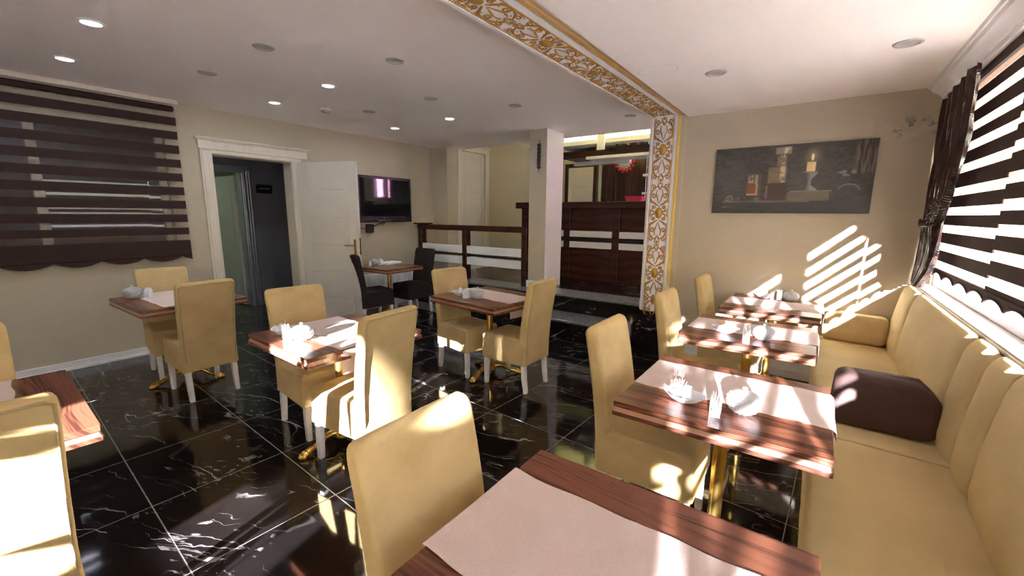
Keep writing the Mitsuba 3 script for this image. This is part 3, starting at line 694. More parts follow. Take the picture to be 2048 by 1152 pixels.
put('flower_arrangement__pale_blossoms', P(cat(fp), 'm_flower_pale', True)); lab('flower_arrangement__pale_blossoms', kind='stuff')
put('flower_arrangement__leaves', P(cat(lf), 'm_leaf')); lab('flower_arrangement__leaves', kind='stuff')
# clock
lab('wall_clock', 'grey round wall clock with a red petal rim on the dark wooden wall', 'clock')
Mc = T().translate([-3.14, 8.028, 2.50]).rotate([1, 0, 0], 90)
put('wall_clock__dial', P(lathe([(0, 0.03), (0.115, 0.03), (0.12, 0.024), (0.12, 0.0), (0, 0)], 40), 'm_grey', 30), Mc)
pp = []
for k in range(14):
    a = k * 2 * math.pi / 14
    e = ell(0, 0, 0.012, 0.045, 0.035, 0.012, 6); e.apply_translation((0.165, 0, 0)); e.apply_transform(trimesh.transformations.rotation_matrix(a, (0, 0, 1)))
    put('wall_clock__petal', P(e, 'm_red', True), Mc)
    w = ell(0.135 * math.cos(a + 0.22), 0.135 * math.sin(a + 0.22), 0.02, 0.011, 0.011, 0.01, 5); pp.append(w)
put('wall_clock__white_beads', P(cat(pp), 'm_white', True), Mc); lab('wall_clock__white_beads', kind='stuff')
put('wall_clock__dial__hour_marks', P(cat([bx(-0.006, 0.006, 0.085, 0.103, 0.03, 0.033).apply_transform(trimesh.transformations.rotation_matrix(k * math.pi / 6, (0, 0, 1))) for k in range(12)]), 'm_black'), Mc); lab('wall_clock__dial__hour_marks', kind='stuff')
put('wall_clock__dial__hand', P(bx(-0.004, 0.004, 0, 0.08, 0.034, 0.037), 'm_black'), Mc)
put('wall_clock__dial__hand', P(bx(0, 0.055, -0.004, 0.004, 0.034, 0.037), 'm_black'), Mc)
# red tray and acrylic display on the counter
lab('plastic_tray', 'bright pinkish-red plastic tray standing on the reception counter', 'tray')
tp = [np.c_[rrect(w, d, 0.02), np.full(len(rrect(w, d, 0.02)), z)] for w, d, z in ((0.23, 0.14, 0), (0.275, 0.18, 0.078), (0.262, 0.168, 0.078), (0.22, 0.13, 0.008))]
put('plastic_tray', P(loft(tp), 'm_pink_plastic', 40), tr(-2.28, 6.30, 1.70))
lab('hanging_rack', 'thin steel rods with two small white clips hanging below the shelf', 'rack')
put('hanging_rack__rod', P(cat([tube([(-2.13, 6.3, 2.36), (-2.13, 6.3, 1.70)], 0.004, 6), tube([(-2.02, 6.3, 2.36), (-2.02, 6.3, 1.70)], 0.004, 6)]), 'm_chrome', 60))
for z in (2.06, 1.80): put('hanging_rack__clip', P(cbx(-2.17, -1.98, 6.26, 6.33, z, z + 0.035, 0.003), 'm_white'))
lab('ceiling_spot', 'small white cylindrical spot below the soffit at the right end of the counter', 'spotlight')
sp = P(lathe([(0, 2.573), (0.04, 2.573), (0.045, 2.515), (0.038, 2.51), (0, 2.512)], 20), 'm_white', 30)
put('ceiling_spot__housing', sp, tr(-2.08, 6.29))
# TV window: reception window reflected in the television
put('window_7__frame', P(cat([cbx(-0.84, -0.70, 7.96, 8.06, 1.95, 2.6, 0.004), cbx(-0.30, -0.26, 7.96, 8.06, 1.95, 2.6, 0.004), cbx(-0.84, -0.26, 7.94, 8.06, 1.92, 1.97, 0.004)]), 'm_white'))
lab('window_7', 'reception window on the street', kind='structure')
put('window_8__frame', P(cat([cbx(2.22, 2.28, a, a + 0.06, ZP, 2.55, 0.004) for a in (5.2, 6.07, 6.94)] + [cbx(2.22, 2.28, 5.2, 7.0, 2.49, 2.55, 0.004)]), 'm_white'))
put('window_8__pane', P(trimesh.Trimesh([(2.25, 5.2, ZP), (2.25, 7.0, ZP), (2.25, 7.0, 2.55), (2.25, 5.2, 2.55)], [(0, 1, 2), (0, 2, 3)]), 'm_pane'))
lab('window_8', 'glazed street entrance of the reception', kind='structure')
put('wall_pink', P(bx(-6, 6.9, 12.0, 12.3, -0.3, 5), 'm_pink')); lab('wall_pink', 'pink house wall outside the reception window', kind='structure')
put('wall_reception_lintel', P(cat([bx(-0.9, -0.26, 8.0, 8.1, 2.6, 2.95)]), 'm_green_wall')); lab('wall_reception_lintel', 'wall above the reception window', kind='structure')

# railing
lab('reception_railing', 'dark wooden railing with white boards along the platform edge', 'railing')
RY = 5.05
put('reception_railing__handrail', P(cbx(-5.64, -3.36, RY - 0.04, RY + 0.05, 1.235, 1.32, 0.006), 'm_dark_wood'))
for x in (-5.57, -4.55, -3.40):
    put('reception_railing__post', P(cbx(x - 0.045, x + 0.045, RY - 0.05, RY + 0.06, ZP + 0.004, 1.24, 0.004), 'm_dark_wood'))
put('reception_railing__post_cap', P(cbx(-5.648, -5.40, RY - 0.12, RY + 0.1, 1.322, 1.342, 0.005), 'm_black')); lab('reception_railing__post_cap', 'flat black post cap')
for a, b in ((-5.52, -4.60), (-4.50, -3.45)):
    for z in (0.705, 0.882): put('reception_railing__white_board', P(cbx(a, b, RY - 0.045, RY - 0.01, z, z + 0.118, 0.003), 'm_white_matte'))
    put('reception_railing__black_bar', P(cbx(a, b, RY - 0.03, RY - 0.0, 0.838, 0.868, 0.003), 'm_black'))
lab('reception_railing__white_board', 'white lacquered board')
# hanging bead ornament on the column
lab('hanging_ornament', 'string of dark beads hanging on the beige face of the column', 'ornament')
for k in range(7):
    put('hanging_ornament__bead', P(cat([ell(0, 0, 0, 0.030, 0.012, 0.024, 6), ell(0.018, -0.004, 0.012, 0.012, 0.01, 0.012, 4), ell(-0.018, -0.004, 0.012, 0.012, 0.01, 0.012, 4)]), 'm_plaque', True), tr(-3.175, 5.008, 2.415 - 0.047 * k))
put('hanging_ornament__cord', P(tube([(-3.175, 5.012, 2.48), (-3.175, 5.012, 2.06)], 0.003, 5), 'm_plaque', True))

# ------------------------------------------------------------------ television
lab('television', 'black wall mounted flat television between the open door and the railing', 'television')
put('television__body', P(cbx(-5.60, -5.545, 3.80, 4.81, 1.36, 2.055, 0.008), 'm_black'))
put('television__body__screen', P(bx(-5.546, -5.5435, 3.84, 4.77, 1.455, 2.015), 'm_screen'))
put('television__bracket', P(cat([cbx(-5.648, -5.60, 4.1, 4.5, 1.5, 1.9, 0.005), cbx(-5.648, -5.60, 3.97, 4.10, 1.20, 1.33, 0.01), tube([(-5.62, 3.83, 1.36), (-5.60, 3.86, 1.27), (-5.62, 3.98, 1.25), (-5.60, 4.1, 1.30), (-5.60, 4.3, 1.36)], 0.006, 6), tube([(-5.62, 4.2, 1.36), (-5.60, 4.26, 1.31), (-5.62, 4.32, 1.36)], 0.005, 6)]), 'm_black', 40))
put('television__body__silver_strip', P(cbx(-5.545, -5.541, 4.13, 4.40, 1.385, 1.394, 0.001), 'm_chrome'))
put('television__body__lettering', P(meshkit.text_mesh('LG', 0.016, 0.002), 'm_grey'), T().translate([-5.5445, 4.25, 1.412]).rotate([0, 0, 1], 90).rotate([1, 0, 0], 90))

# radiator low on the wall beneath the television
lab('radiator', 'white ribbed panel radiator on the wall under the television', 'radiator')
put('radiator__panel', P(cbx(-5.63, -5.57, 3.55, 4.85, 0.17, 0.56, 0.006), 'm_white'))
pf = P(cbx(-5.572, -5.556, -0.012, 0.012, 0.20, 0.53, 0.005), 'm_white')
for k in range(30): put('radiator__rib', pf, tr(0, 3.60 + k * 0.0415))
put('radiator__bracket', P(cbx(-5.648, -5.63, 3.9, 4.5, 0.3, 0.45, 0.002), 'm_white'))

# smoke detector
lab('smoke_detector', 'white round smoke detector on the left-hand ceiling', 'smoke detector')
put('smoke_detector__base', P(lathe([(0, 0), (0.058, 0), (0.058, -0.012), (0.05, -0.016), (0, -0.016)], 24), 'm_white', 30), tr(-4.566, 2.781, ZL))
put('smoke_detector__sensor', P(cat([lathe([(0.045, -0.016), (0.045, -0.034), (0.03, -0.046), (0, -0.047)], 24)] + [bx(0.035, 0.047, -0.006, 0.006, -0.034, -0.02).apply_transform(trimesh.transformations.rotation_matrix(k * math.pi / 4, (0, 0, 1))) for k in range(8)]), 'm_lamp_off', 30), tr(-4.566, 2.781, ZL))

# downlights
ring_ = P(lathe([(0.048, -0.001), (0.05, -0.007), (0.066, -0.006), (0.070, 0.0)], 28), 'm_lamp_off', 40)
ring_w = P(lathe([(0.048, -0.001), (0.05, -0.007), (0.066, -0.006), (0.070, 0.0)], 28), 'm_white', 40)
lens_off = P(lathe([(0, -0.002), (0.05, -0.002)], 28), 'm_lamp_off')
lens_on = P(lathe([(0, -0.003), (0.052, -0.003)], 28), 'm_white')
lens_on['emitter'] = {'type': 'area', 'radiance': {'type': 'rgb', 'value': [10.0, 11.3, 12.0]}, 'sampling_weight': 0.3}
LIT = [(-3.728, 0.766, 'nearest the viewer'), (-4.749, 0.795, 'above the left blind'), (-3.726, 2.309, 'right beside the smoke detector'), (-4.752, 2.324, 'above the open door'), (-4.769, 3.897, 'above the television'), (-3.751, 3.890, 'farthest from the viewer, before the column')]
OFF = [(-3.261, 1.552, 'unlit grey ceiling downlight, the largest left of the beam'), (-4.235, 1.547, 'unlit ceiling downlight with a dark gap at one edge, nearest the left blind'), (-2.716, 2.243, 'unlit ceiling downlight between the beam and the lit pair'),
       (-4.261, 3.124, 'unlit ceiling downlight, small and just right of the smoke detector'), (-3.278, 3.135, 'unlit ceiling downlight in mid-ceiling, left of the column and nearer than the lit far pair'), (-2.738, 3.830, 'unlit ceiling downlight above the column'), (-1.90, 4.95, 'unlit ceiling downlight next to the corner of the gilded portal')]
for x, y, s in LIT:
    k = numbered('ceiling_downlight'); lab(k, 'glowing white round ceiling downlight ' + s, 'ceiling light', 'lit ceiling downlights')
    put(k + '__ring', ring_w, tr(x, y, ZL)); put(k + '__lens', lens_on, tr(x, y, ZL))
for x, y, s in OFF:
    k = numbered('ceiling_downlight'); lab(k, s, 'ceiling light', 'unlit ceiling downlights')
    put(k + '__ring', ring_, tr(x, y, ZL)); put(k + '__lens', lens_off, tr(x, y, ZL))
for x, y, s in ((-0.685, 3.324, 'unlit round ceiling downlight between the gilded beam and the picture'), (0.297, 3.379, 'unlit round ceiling downlight near the white cornice and the curtain')):
    k = numbered('ceiling_downlight'); lab(k, s, 'ceiling light', 'unlit ceiling downlights')
    put(k + '__ring', ring_, tr(x, y, ZR)); put(k + '__lens', lens_off, tr(x, y, ZR))

# lamps of the neighbouring rooms (they light the hall and the green room)
def room_lamp(x, y, z, rad, label):
    k = numbered('room_lamp'); lab(k, label, 'ceiling light')
    p = P(lathe([(0, -0.03), (0.12, -0.03), (0.13, 0.0), (0, 0)], 20), 'm_white', 30); p['emitter'] = {'type': 'area', 'radiance': {'type': 'rgb', 'value': rad}, 'sampling_weight': 0.4}
    put(k, p, tr(x, y, z))
room_lamp(-8.4, 1.6, ZL, [1.6, 2.2, 1.8], 'ceiling lamp of the greenish inner room')
room_lamp(-6.6, 0.6, ZL, [0.5, 0.5, 0.62], 'ceiling lamp of the dim hallway')
room_lamp(-4.4, 7.2, 2.93, [0.25, 0.25, 0.2], 'ceiling lamp of the reception')

# ------------------------------------------------------------------ picture
def painting(p, n, uv):
    u, v = uv.x, uv.y           # u 0..2 across, v 0..1 up
    def boxm(u0, u1, v0, v1, s=0.012):
        return smoothstep(u0 - s, u0 + s, u) * smoothstep(u1 + s, u1 - s, u) * smoothstep(v0 - s, v0 + s, v) * smoothstep(v1 + s, v1 - s, v)
    def blob(cu, cv, ru, rv):
        return dr.exp(-dr.square((u - cu) / ru) - dr.square((v - cv) / rv))
    g = fbm(u * 18, v * 30, 1.0, 4)
    gs = fbm(u * 6, v * 40, 5.0, 3)
    c = mix((0.022, 0.019, 0.018), (0.15, 0.132, 0.118), 0.35 * smoothstep(0.2, 0.85, g * 0.8 + 0.2 * gs) + 0.15)
    c = mix(c, (0.115, 0.11, 0.10), 0.55 * blob(1.25, 0.5, 0.5, 0.45))
    c = mix(c, (0.12, 0.115, 0.105), 0.5 * blob(0.25, 0.45, 0.2, 0.35))
    c = mix(c, (0.055, 0.052, 0.055), smoothstep(0.22, 0.16, v) * 0.8)
    c = mix(c, (0.17, 0.14, 0.11), boxm(0.15, 1.3, 0.165, 0.195, 0.015) * gs * 1.2)
    # tumbler
    t1 = boxm(0.475, 0.665, 0.26, 0.60)
    c = mix(c, (0.14, 0.10, 0.075), t1 * 0.6)
    c = mix(c, (0.42, 0.34, 0.22), boxm(0.49, 0.56, 0.46, 0.58) * smoothstep(0.35, 0.7, g) + boxm(0.58, 0.62, 0.44, 0.58) * 0.7)
    c = mix(c, (0.22, 0.065, 0.03), boxm(0.48, 0.60, 0.30, 0.44) * 0.85)
    c = mix(c, (0.55, 0.35, 0.2), boxm(0.475, 0.63, 0.275, 0.30) * 0.7 + boxm(0.60, 0.625, 0.3, 0.45) * 0.7)
    # decanter: body, neck, stopper
    c = mix(c, (0.24, 0.19, 0.12), boxm(0.75, 0.985, 0.45, 0.68) * (0.45 + 0.6 * g))
    c = mix(c, (0.55, 0.44, 0.28), boxm(0.90, 0.965, 0.46, 0.70) * smoothstep(0.3, 0.65, g) * 0.9)
    c = mix(c, (0.085, 0.05, 0.04), boxm(0.725, 1.0, 0.20, 0.45) * 0.8)
    c = mix(c, (0.26, 0.2, 0.17), boxm(0.735, 0.76, 0.22, 0.42) * 0.6)
    c = mix(c, (0.26, 0.20, 0.13), boxm(0.85, 0.97, 0.69, 0.84) * 0.7)
    c = mix(c, (0.58, 0.50, 0.38), boxm(0.89, 0.945, 0.72, 0.86) * smoothstep(0.3, 0.7, g))
    c = mix(c, (0.30, 0.26, 0.2), boxm(0.82, 1.02, 0.865, 0.965) * 0.8)
    c = mix(c, (0.60, 0.5, 0.35), boxm(0.93, 1.01, 0.875, 0.965) * smoothstep(0.4, 0.7, g))
    # book, candlestick, candle, flame
    c = mix(c, (0.17, 0.15, 0.105), boxm(1.02, 1.53, 0.185, 0.315) * (0.6 + 0.5 * gs))
    c = mix(c, (0.30, 0.27, 0.22), boxm(1.05, 1.55, 0.315, 0.33, 0.006) * 0.7)
    wst = 0.02 + 0.085 * smoothstep(0.42, 0.33, v) + 0.065 * smoothstep(0.47, 0.58, v)
    st = smoothstep(wst + 0.008, wst - 0.008, dr.abs(u - 1.275)) * smoothstep(0.325, 0.335, v) * smoothstep(0.595, 0.585, v)
    c = mix(c, mix((0.08, 0.09, 0.08), (0.26, 0.26, 0.24), smoothstep(1.22, 1.3, u)), st)
    c = mix(c, (0.22, 0.21, 0.19), boxm(1.185, 1.365, 0.585, 0.6, 0.006))
    c = mix(c, mix((0.75, 0.52, 0.20), (0.80, 0.66, 0.36), smoothstep(1.23, 1.33, u)), boxm(1.225, 1.33, 0.60, 0.735, 0.008))
    c = mix(c, (0.30, 0.26, 0.12), 0.8 * blob(1.29, 0.82, 0.07, 0.09))
    c = mix(c, (0.85, 0.78, 0.5), smoothstep(1.0, 0.6, dr.sqrt(dr.square((u - 1.285) / 0.022) + dr.square((v - 0.80) / 0.06))))
    # tree bark and open book on the right
    c = mix(c, mix((0.05, 0.04, 0.035), (0.17, 0.135, 0.11), smoothstep(0.35, 0.75, fbm(u * 40, v * 5, 3.0, 3))), smoothstep(1.74, 1.80, u) * smoothstep(0.52, 0.58, v))
    rr = dr.sqrt(dr.square((u - 1.74) / 0.14) + dr.square((v - 0.30) / 0.12))
    c = mix(c, (0.22, 0.22, 0.22), smoothstep(0.10, 0.02, dr.abs(rr - 0.9)) * smoothstep(0.3, 0.36, v) * 0.8)
    c = mix(c, (0.2, 0.19, 0.18), boxm(1.60, 1.80, 0.52, 0.60) * smoothstep(0.45, 0.6, g))
    # coins
    rc = dr.sqrt(dr.square(u - 0.245) + dr.square(v - 0.225))
    c = mix(c, (0.24, 0.22, 0.19), smoothstep(0.012, 0.003, dr.abs(rc - 0.042)) + 0.6 * smoothstep(0.02, 0.008, rc))
    c = mix(c, (0.26, 0.24, 0.21), boxm(0.365, 0.375, 0.20, 0.25, 0.006) * 0.8 + boxm(0.45, 0.458, 0.22, 0.25, 0.006) * 0.5 + 0.5 * blob(0.62, 0.22, 0.04, 0.03))
    c = mix(c, (0.14, 0.13, 0.12), 0.7 * blob(0.18, 0.10, 0.1, 0.03) * smoothstep(0.45, 0.65, g))
    return c
mat('m_painting', mikit.proc(painting), 0.6, spec=0.4)
lab('canvas_picture', 'wide dark canvas print with a candle, decanter and tumbler on the beige wall', 'picture')
px0, px1, pz0, pz1, py = -0.872, 0.322, 1.526, 2.124, YB - 0.032
put('canvas_picture__stretcher', P(cbx(px0, px1, py + 0.001, YB - 0.001, pz0, pz1, 0.002), 'm_plaque'))
q = trimesh.Trimesh([(px0, py, pz0), (px1, py, pz0), (px1, py, pz1), (px0, py, pz1), (px0, py + 0.001, pz0), (px1, py + 0.001, pz0), (px1, py + 0.001, pz1), (px0, py + 0.001, pz1)], [(0, 1, 2), (0, 2, 3), (4, 6, 5), (4, 7, 6)], process=False)
put('canvas_picture__printed_face', P(q, 'm_painting', uv=np.array([(0, 0), (2, 0), (2, 1), (0, 1)] * 2, float)))

# ------------------------------------------------------------------ chairs
def chair_meshes():
    # seat with skirt; faces +x
    base = rrect(0.455, 0.385, 0.018, 4, 8)
    def R(z, s=0.0, dx=0.0, up=0.0):
        q = rrect(0.455 - 2 * s, 0.385 - 2 * s, max(0.018 - s * 0.2, 0.006), 4, 8)
        z_ = np.full(len(q), z)
        return np.c_[q[:, 0] + 0.003 + dx, q[:, 1], z_]
    seat = loft([R(0.248, 0.012), R(0.243, 0.002), R(0.25, -0.004), R(0.30, -0.002), R(0.36, 0.0), R(0.42, 0.0), R(0.447, 0.001), R(0.459, 0.006), R(0.467, 0.018), R(0.472, 0.045), R(0.475, 0.10), R(0.476, 0.16)])
    seat = wrinkle(seat, 0.004, 7, 3)
    ns, rings = 18, []
    zt = 0.967
    def prof_c(z):
        t = np.clip((z - 0.40) / (zt - 0.40), 0, 1)
        return -0.196 - 0.085 * t ** 1.5, 0.078 - 0.018 * t, 0.380 + 0.022 * t   # centre x, thickness, width
    zz = list(np.linspace(0.25, 0.92, ns)) + [0.935, 0.948, 0.957, 0.963, 0.967]
    ins = [0] * ns + [0.0015, 0.004, 0.009, 0.016, 0.026]
    for z, s in zip(zz, ins):
        cx, th, w = prof_c(z)
        q = rrect(th - 2 * s * 0.95 if th - 2 * s * 0.95 > 0.008 else 0.008, w - 2 * s, max(0.016 - s * 0.5, 0.003), 4, 8)
        rings.append(np.c_[q[:, 0] + cx, q[:, 1], np.full(len(q), z)])
    back = wrinkle(loft(rings), 0.003, 6, 5)
    path = []
    def outer(z, y): cx, th, w = prof_c(z); return (cx - th / 2 - 0.0015, y, z)
    for z in np.linspace(0.26, 0.93, 14): path.append(outer(z, -prof_c(z)[2] / 2 + 0.014))
    for y in np.linspace(-0.17, 0.17, 8): path.append(outer(0.945, y))
    for z in np.linspace(0.93, 0.26, 14): path.append(outer(z, prof_c(z)[2] / 2 - 0.014))
    piping = tube(path, 0.0042, 6)
    legs = []
    for sx, sy in ((1, 1), (1, -1), (-1, 1), (-1, -1)):
        x0, x1 = (0.198, 0.203) if sx > 0 else (-0.196, -0.222)
        rr = []
        for z, x, w in ((0.30, x0, 0.040), (0.12, x0 + (x1 - x0) * 0.4, 0.038), (0.004, x1, 0.033), (0.0, x1, 0.030)):
            q = rrect(w, w, 0.004, 2, 1); rr.append(np.c_[q[:, 0] + x, q[:, 1] + sy * 0.163, np.full(len(q), z)])
        legs.append(loft(rr[::-1]))
    return seat, back, piping, legs
cs_, cb_, cp_, cl_ = chair_meshes()
def chair_plies(b, pb): return P(cs_, b, 50), P(cb_, b, 50), P(cp_, pb, 60), [P(l, 'm_white', 30) for l in cl_]
YEL, BRN = chair_plies('m_suede', 'm_suede_pipe'), chair_plies('m_brown_fabric', 'm_brown_fabric')
def chair(x, y, a, label, pl=YEL, group='yellow covered dining chairs'):
    k = numbered('dining_chair'); lab(k, label, 'chair', group)
    M = tr(x, y, 0, a)
    put(k + '__seat', pl[0], M); put(k + '__backrest', pl[1], M); put(k + '__backrest__piping', pl[2], M)
    for l in pl[3]: put(k + '__leg', l, M)
chair(-2.09, 2.965, 180, 'mustard suede chair with white legs, right of the table before the railing')
chair(-2.668, 2.962, -9, 'mustard suede chair left of the table before the railing')
chair(-2.165, 1.435, 185, 'suede covered chair hit by the brightest sunlight, right of the middle table')
chair(-2.79, 1.50, -6, 'mustard suede chair behind the white bowl of the sun-struck middle table')
chair(-4.135, 1.235, 180, 'mustard suede chair showing its piped back at the table below the left blind')
chair(-4.80, 1.25, -6, 'mustard suede chair half hidden against the wall under the left blind')
chair(-4.94, 4.26, -90, 'dark brown chair backing onto the railing, at the table under the television', BRN, 'dark brown covered dining chairs')
chair(-4.93, 3.52, 82, 'dark brown covered chair beside the open door at the table under the television', BRN, 'dark brown covered dining chairs')
chair(-0.555, 0.71, 0, 'mustard suede chair in the centre foreground at the nearest table')
chair(-0.555, 2.0, 0, 'mustard suede chair at the second window table, behind the nearest table top')
chair(-0.568, 3.08, 0, 'mustard suede chair in front of the gilded pilaster, third of the window row')
chair(-0.53, 4.10, 0, 'mustard suede chair against the picture wall, farthest of the window row')
chair(-2.085, -0.045, 183, 'piped suede chair back cut by the left photo edge, with sun patches')
chair(-2.90, -0.03, 0, 'mustard suede chair cut by the left edge, across the foreground corner table')

# ------------------------------------------------------------------ tables
def table_meshes(w, d):
    h = 0.75
    def ring(z, o): 
        q = rrect(w + 2 * o, d + 2 * o, 0.004, 2, 6); return np.c_[q, np.full(len(q), z)]
    top = loft([ring(h - 0.022, 0), ring(h - 0.0015, 0), ring(h, -0.0015)])
    band = loft([ring(h - 0.042, 0.002), ring(h - 0.0225, -0.006)])
    low = loft([ring(h - 0.060, 0.0), ring(h - 0.058, 0.003), ring(h - 0.0425, 0.003)])
    return top, band, low
pole_p = P(lathe([(0, 0.09), (0.028, 0.09), (0.028, 0.68), (0.07, 0.682), (0.07, 0.69), (0, 0.69)], 24), 'm_gold', 35)
hub_p = P(lathe([(0, 0.035), (0.055, 0.035), (0.068, 0.05), (0.066, 0.062), (0.055, 0.07), (0.06, 0.082), (0.05, 0.10), (0.035, 0.115), (0.032, 0.13), (0, 0.13)], 28), 'm_gold', 35)
def claw():
    path = np.array([(0.04, 0, 0.072), (0.085, 0, 0.085), (0.13, 0, 0.078), (0.17, 0, 0.058), (0.205, 0, 0.040), (0.235, 0, 0.034), (0.255, 0, 0.030)])
    rad = np.array([0.026, 0.024, 0.020, 0.017, 0.018, 0.022, 0.020])
    ms = [tube(path, rad, 12), ell(0.262, 0, 0.024, 0.032, 0.030, 0.024, 8)]
    for y, x in ((-0.022, 0.280), (-0.008, 0.291), (0.008, 0.291), (0.022, 0.280)):
        ms.append(ell(x, y, 0.014, 0.016, 0.0085, 0.014, 6))
    for t in (0.3, 0.5, 0.7):
        x = 0.06 + t * 0.17
        ms.append(ell(x, 0, np.interp(x, path[:, 0], path[:, 2]) + 0.016, 0.014, 0.010, 0.008, 5))
    return cat(ms)
claw_p = P(claw(), 'm_gold', 50)
def table(x, y, a, w, d, label, rot=20, wood='m_table_wood'):
    k = numbered('square_table'); lab(k, label, 'table', 'square zebrano tables on gold claw-foot pedestals')
    M = tr(x, y, 0, a)
    t, b, l = table_meshes(w, d)
    put(k + '__tabletop', P(t, wood), M); put(k + '__edge_band', P(b, 'm_table_band'), M); put(k + '__lower_board', P(l, wood), M)
    put(k + '__pole', pole_p, M); put(k + '__hub', hub_p, M)
    for q in range(3): put(k + '__claw_foot', claw_p, tr(x, y, 0, rot + 120 * q))
table(-0.285, 0.776, 0, 0.735, 0.60, 'square striped wood table in the near foreground, only a beige runner on it')
table(-0.245, 1.91, 0, 0.725, 0.70, 'square striped wood table with sunlit runner and toothpick cup, beside the brown cushion')
table(-0.297, 3.105, -0.5, 0.725, 0.69, 'square striped wood table with crystal bowl, third along the bench')
table(-0.252, 4.20, -1.5, 0.70, 0.73, 'square striped wood table against the picture wall, farthest along the bench')
table(-2.408, 2.99, -6, 0.82, 0.73, 'square wood table on a gold claw foot, before the railing', 35)
table(-2.43, 1.46, -2, 0.74, 0.76, 'square wood table struck by the sun, with the glaring white bowl', 30)
table(-4.53, 1.24, 1, 0.84, 0.75, 'dim square wood table under the left blind', 40)
table(-4.98, 3.86, 3, 0.72, 0.66, 'square wood table under the television between two brown chairs', 40)
table(-2.44, -0.09, -2, 0.86, 0.76, 'square wood table at the left edge of the foreground, beside the piped chair', 40)

# runners
def runner(x0, x1, y0, y1, label, hangR=0.0, hangL=0.0, rot=0.0, skew=0.0, seed=0, z=0.7505, curl=0.0):
    k = numbered('table_runner'); lab(k, label, 'table runner', 'beige linen table runners')
    nx, ny = 46, 16
    L = x1 - x0
    s = np.linspace(-hangL, L + hangR, nx)
    rows_t, rows_b = [], []
    for sv in s:
        row = []
        for t in np.linspace(0, 1, ny):
            y = y0 + (y1 - y0) * t + 0.003 * math.sin(sv * 30 + seed)
            if sv < 0: x, zz = x0 - 0.004 - 0.004 * math.sin(t * 9), z + 0.002 + sv
            elif sv > L:
                o = sv - L
                bend = min(o, 0.012)
                x = x1 + bend * 0.8 + 0.004 * math.sin(t * 8 + seed) * min(1, o / 0.05); zz = z + 0.002 - max(0, o - 0.008) - bend * 0.3
            else: x, zz = x0 + sv, z
            if 0 <= sv <= L:
                zz += 0.0012 * (1 + math.sin(sv * 40 + t * 13 + seed)) * 0.5
                zz += 0.0016 * math.exp(-((sv - L * 0.5) / 0.006) ** 2)      # fold crease
                zz += curl * (math.exp(-((t - 0.02) / 0.05) ** 2) * (0.5 + 0.5 * math.sin(sv * 17 + 1)) + math.exp(-((sv - 0.0) / 0.03) ** 2) * (0.4 + 0.6 * t))
            x += skew * (t - 0.5)
            row.append((x, y, zz))
        rows_t.append(np.array(row))
    # closed thin sheet: top row then bottom row
    rings = []
    for r_ in rows_t:
        n = 0.0011
        bot = r_[::-1].copy(); bot[:, 2] -= 0.0
        up = r_.copy(); up[:, 2] += n; up[:, 0] += n * 0.8
        rings.append(np.vstack([up, bot]))
    m = loft(rings)
    m.invert() if m.volume < 0 else None
    cx, cy = (x0 + x1) / 2, (y0 + y1) / 2
    if rot: m.apply_transform(trimesh.transformations.rotation_matrix(math.radians(rot), (0, 0, 1), (cx, cy, 0)))
    put(k, P(m, 'm_linen', 40))
runner(-0.655, 0.083, 0.565, 0.932, 'beige linen runner with a curling left edge on the nearest table', hangR=0.05, seed=1, curl=0.006)
runner(-0.607, 0.119, 1.80, 2.17, 'beige linen runner in bright stripes of sun beside the toothpick cup', hangR=0.05, seed=2)
runner(-0.660, 0.068, 2.985, 3.315, 'beige linen runner on the third table of the window row', hangR=0.12, seed=3)
runner(-0.602, 0.099, 4.035, 4.40, 'beige linen runner on the table against the picture wall', hangR=0.12, seed=4)
runner(-2.84, -2.035, 2.86, 3.20, 'beige linen runner draping towards the right chair of the table before the railing', hangR=0.14, rot=-6, seed=5)
runner(-2.80, -2.07, 1.27, 1.68, 'beige linen runner overexposed by the sun on the middle table', hangR=0.15, rot=-2, seed=6)
runner(-4.98, -4.15, 1.02, 1.37, 'dim beige linen runner on the table under the left blind', hangR=0.05, rot=1, seed=7)
runner(-2.86, -2.02, -0.30, 0.12, 'beige linen runner on the table at the left edge of the foreground', rot=-2, seed=8)

# ------------------------------------------------------------------ table ware
ZT = 0.7505
def dish_mesh():
    rings = []
    prof_ = [(0.30, 0.000), (0.34, 0.001), (0.62, 0.012), (0.95, 0.034), (1.0, 0.037), (0.97, 0.037), (0.62, 0.017), (0.34, 0.007), (0.05, 0.006)]
    ang = np.linspace(0, 2 * np.pi, 48, endpoint=False)
    for s, z in prof_:
        x = 0.082 * s * np.cos(ang) * (1 + 0.05 * np.abs(np.cos(ang)) ** 4); y = 0.058 * s * np.sin(ang)
        rings.append(np.stack([x, y, z + 0.004 * s ** 4 * np.cos(ang) ** 2], 1))
    return loft(rings)
dish_p = P(dish_mesh(), 'm_porcelain', 50)
cup_p = P(lathe([(0, 0.002), (0.021, 0.002), (0.024, 0.006), (0.027, 0.048), (0.0255, 0.048), (0.022, 0.008), (0, 0.007)], 28), 'm_porcelain', 50)
def picks(n=34):
    ms = []
    for i in range(n):
        a, r = rng.random() * 6.283, math.sqrt(rng.random())
        x, y = 0.018 * r * math.cos(a), 0.018 * r * math.sin(a)
        x2, y2 = 0.034 * r * math.cos(a) + rng.normal(0, 0.003), 0.034 * r * math.sin(a) + rng.normal(0, 0.003)
        L = 0.066 + rng.random() * 0.01
        ms.append(tube([(x, y, 0.012), ((x + x2) / 2, (y + y2) / 2, 0.045), (x2, y2, L), (x2 * 1.03, y2 * 1.03, L + 0.005)], [0.0011, 0.0011, 0.0011, 0.0003], 5))
    return cat(ms)
picks_p = P(picks(), 'm_toothpick')
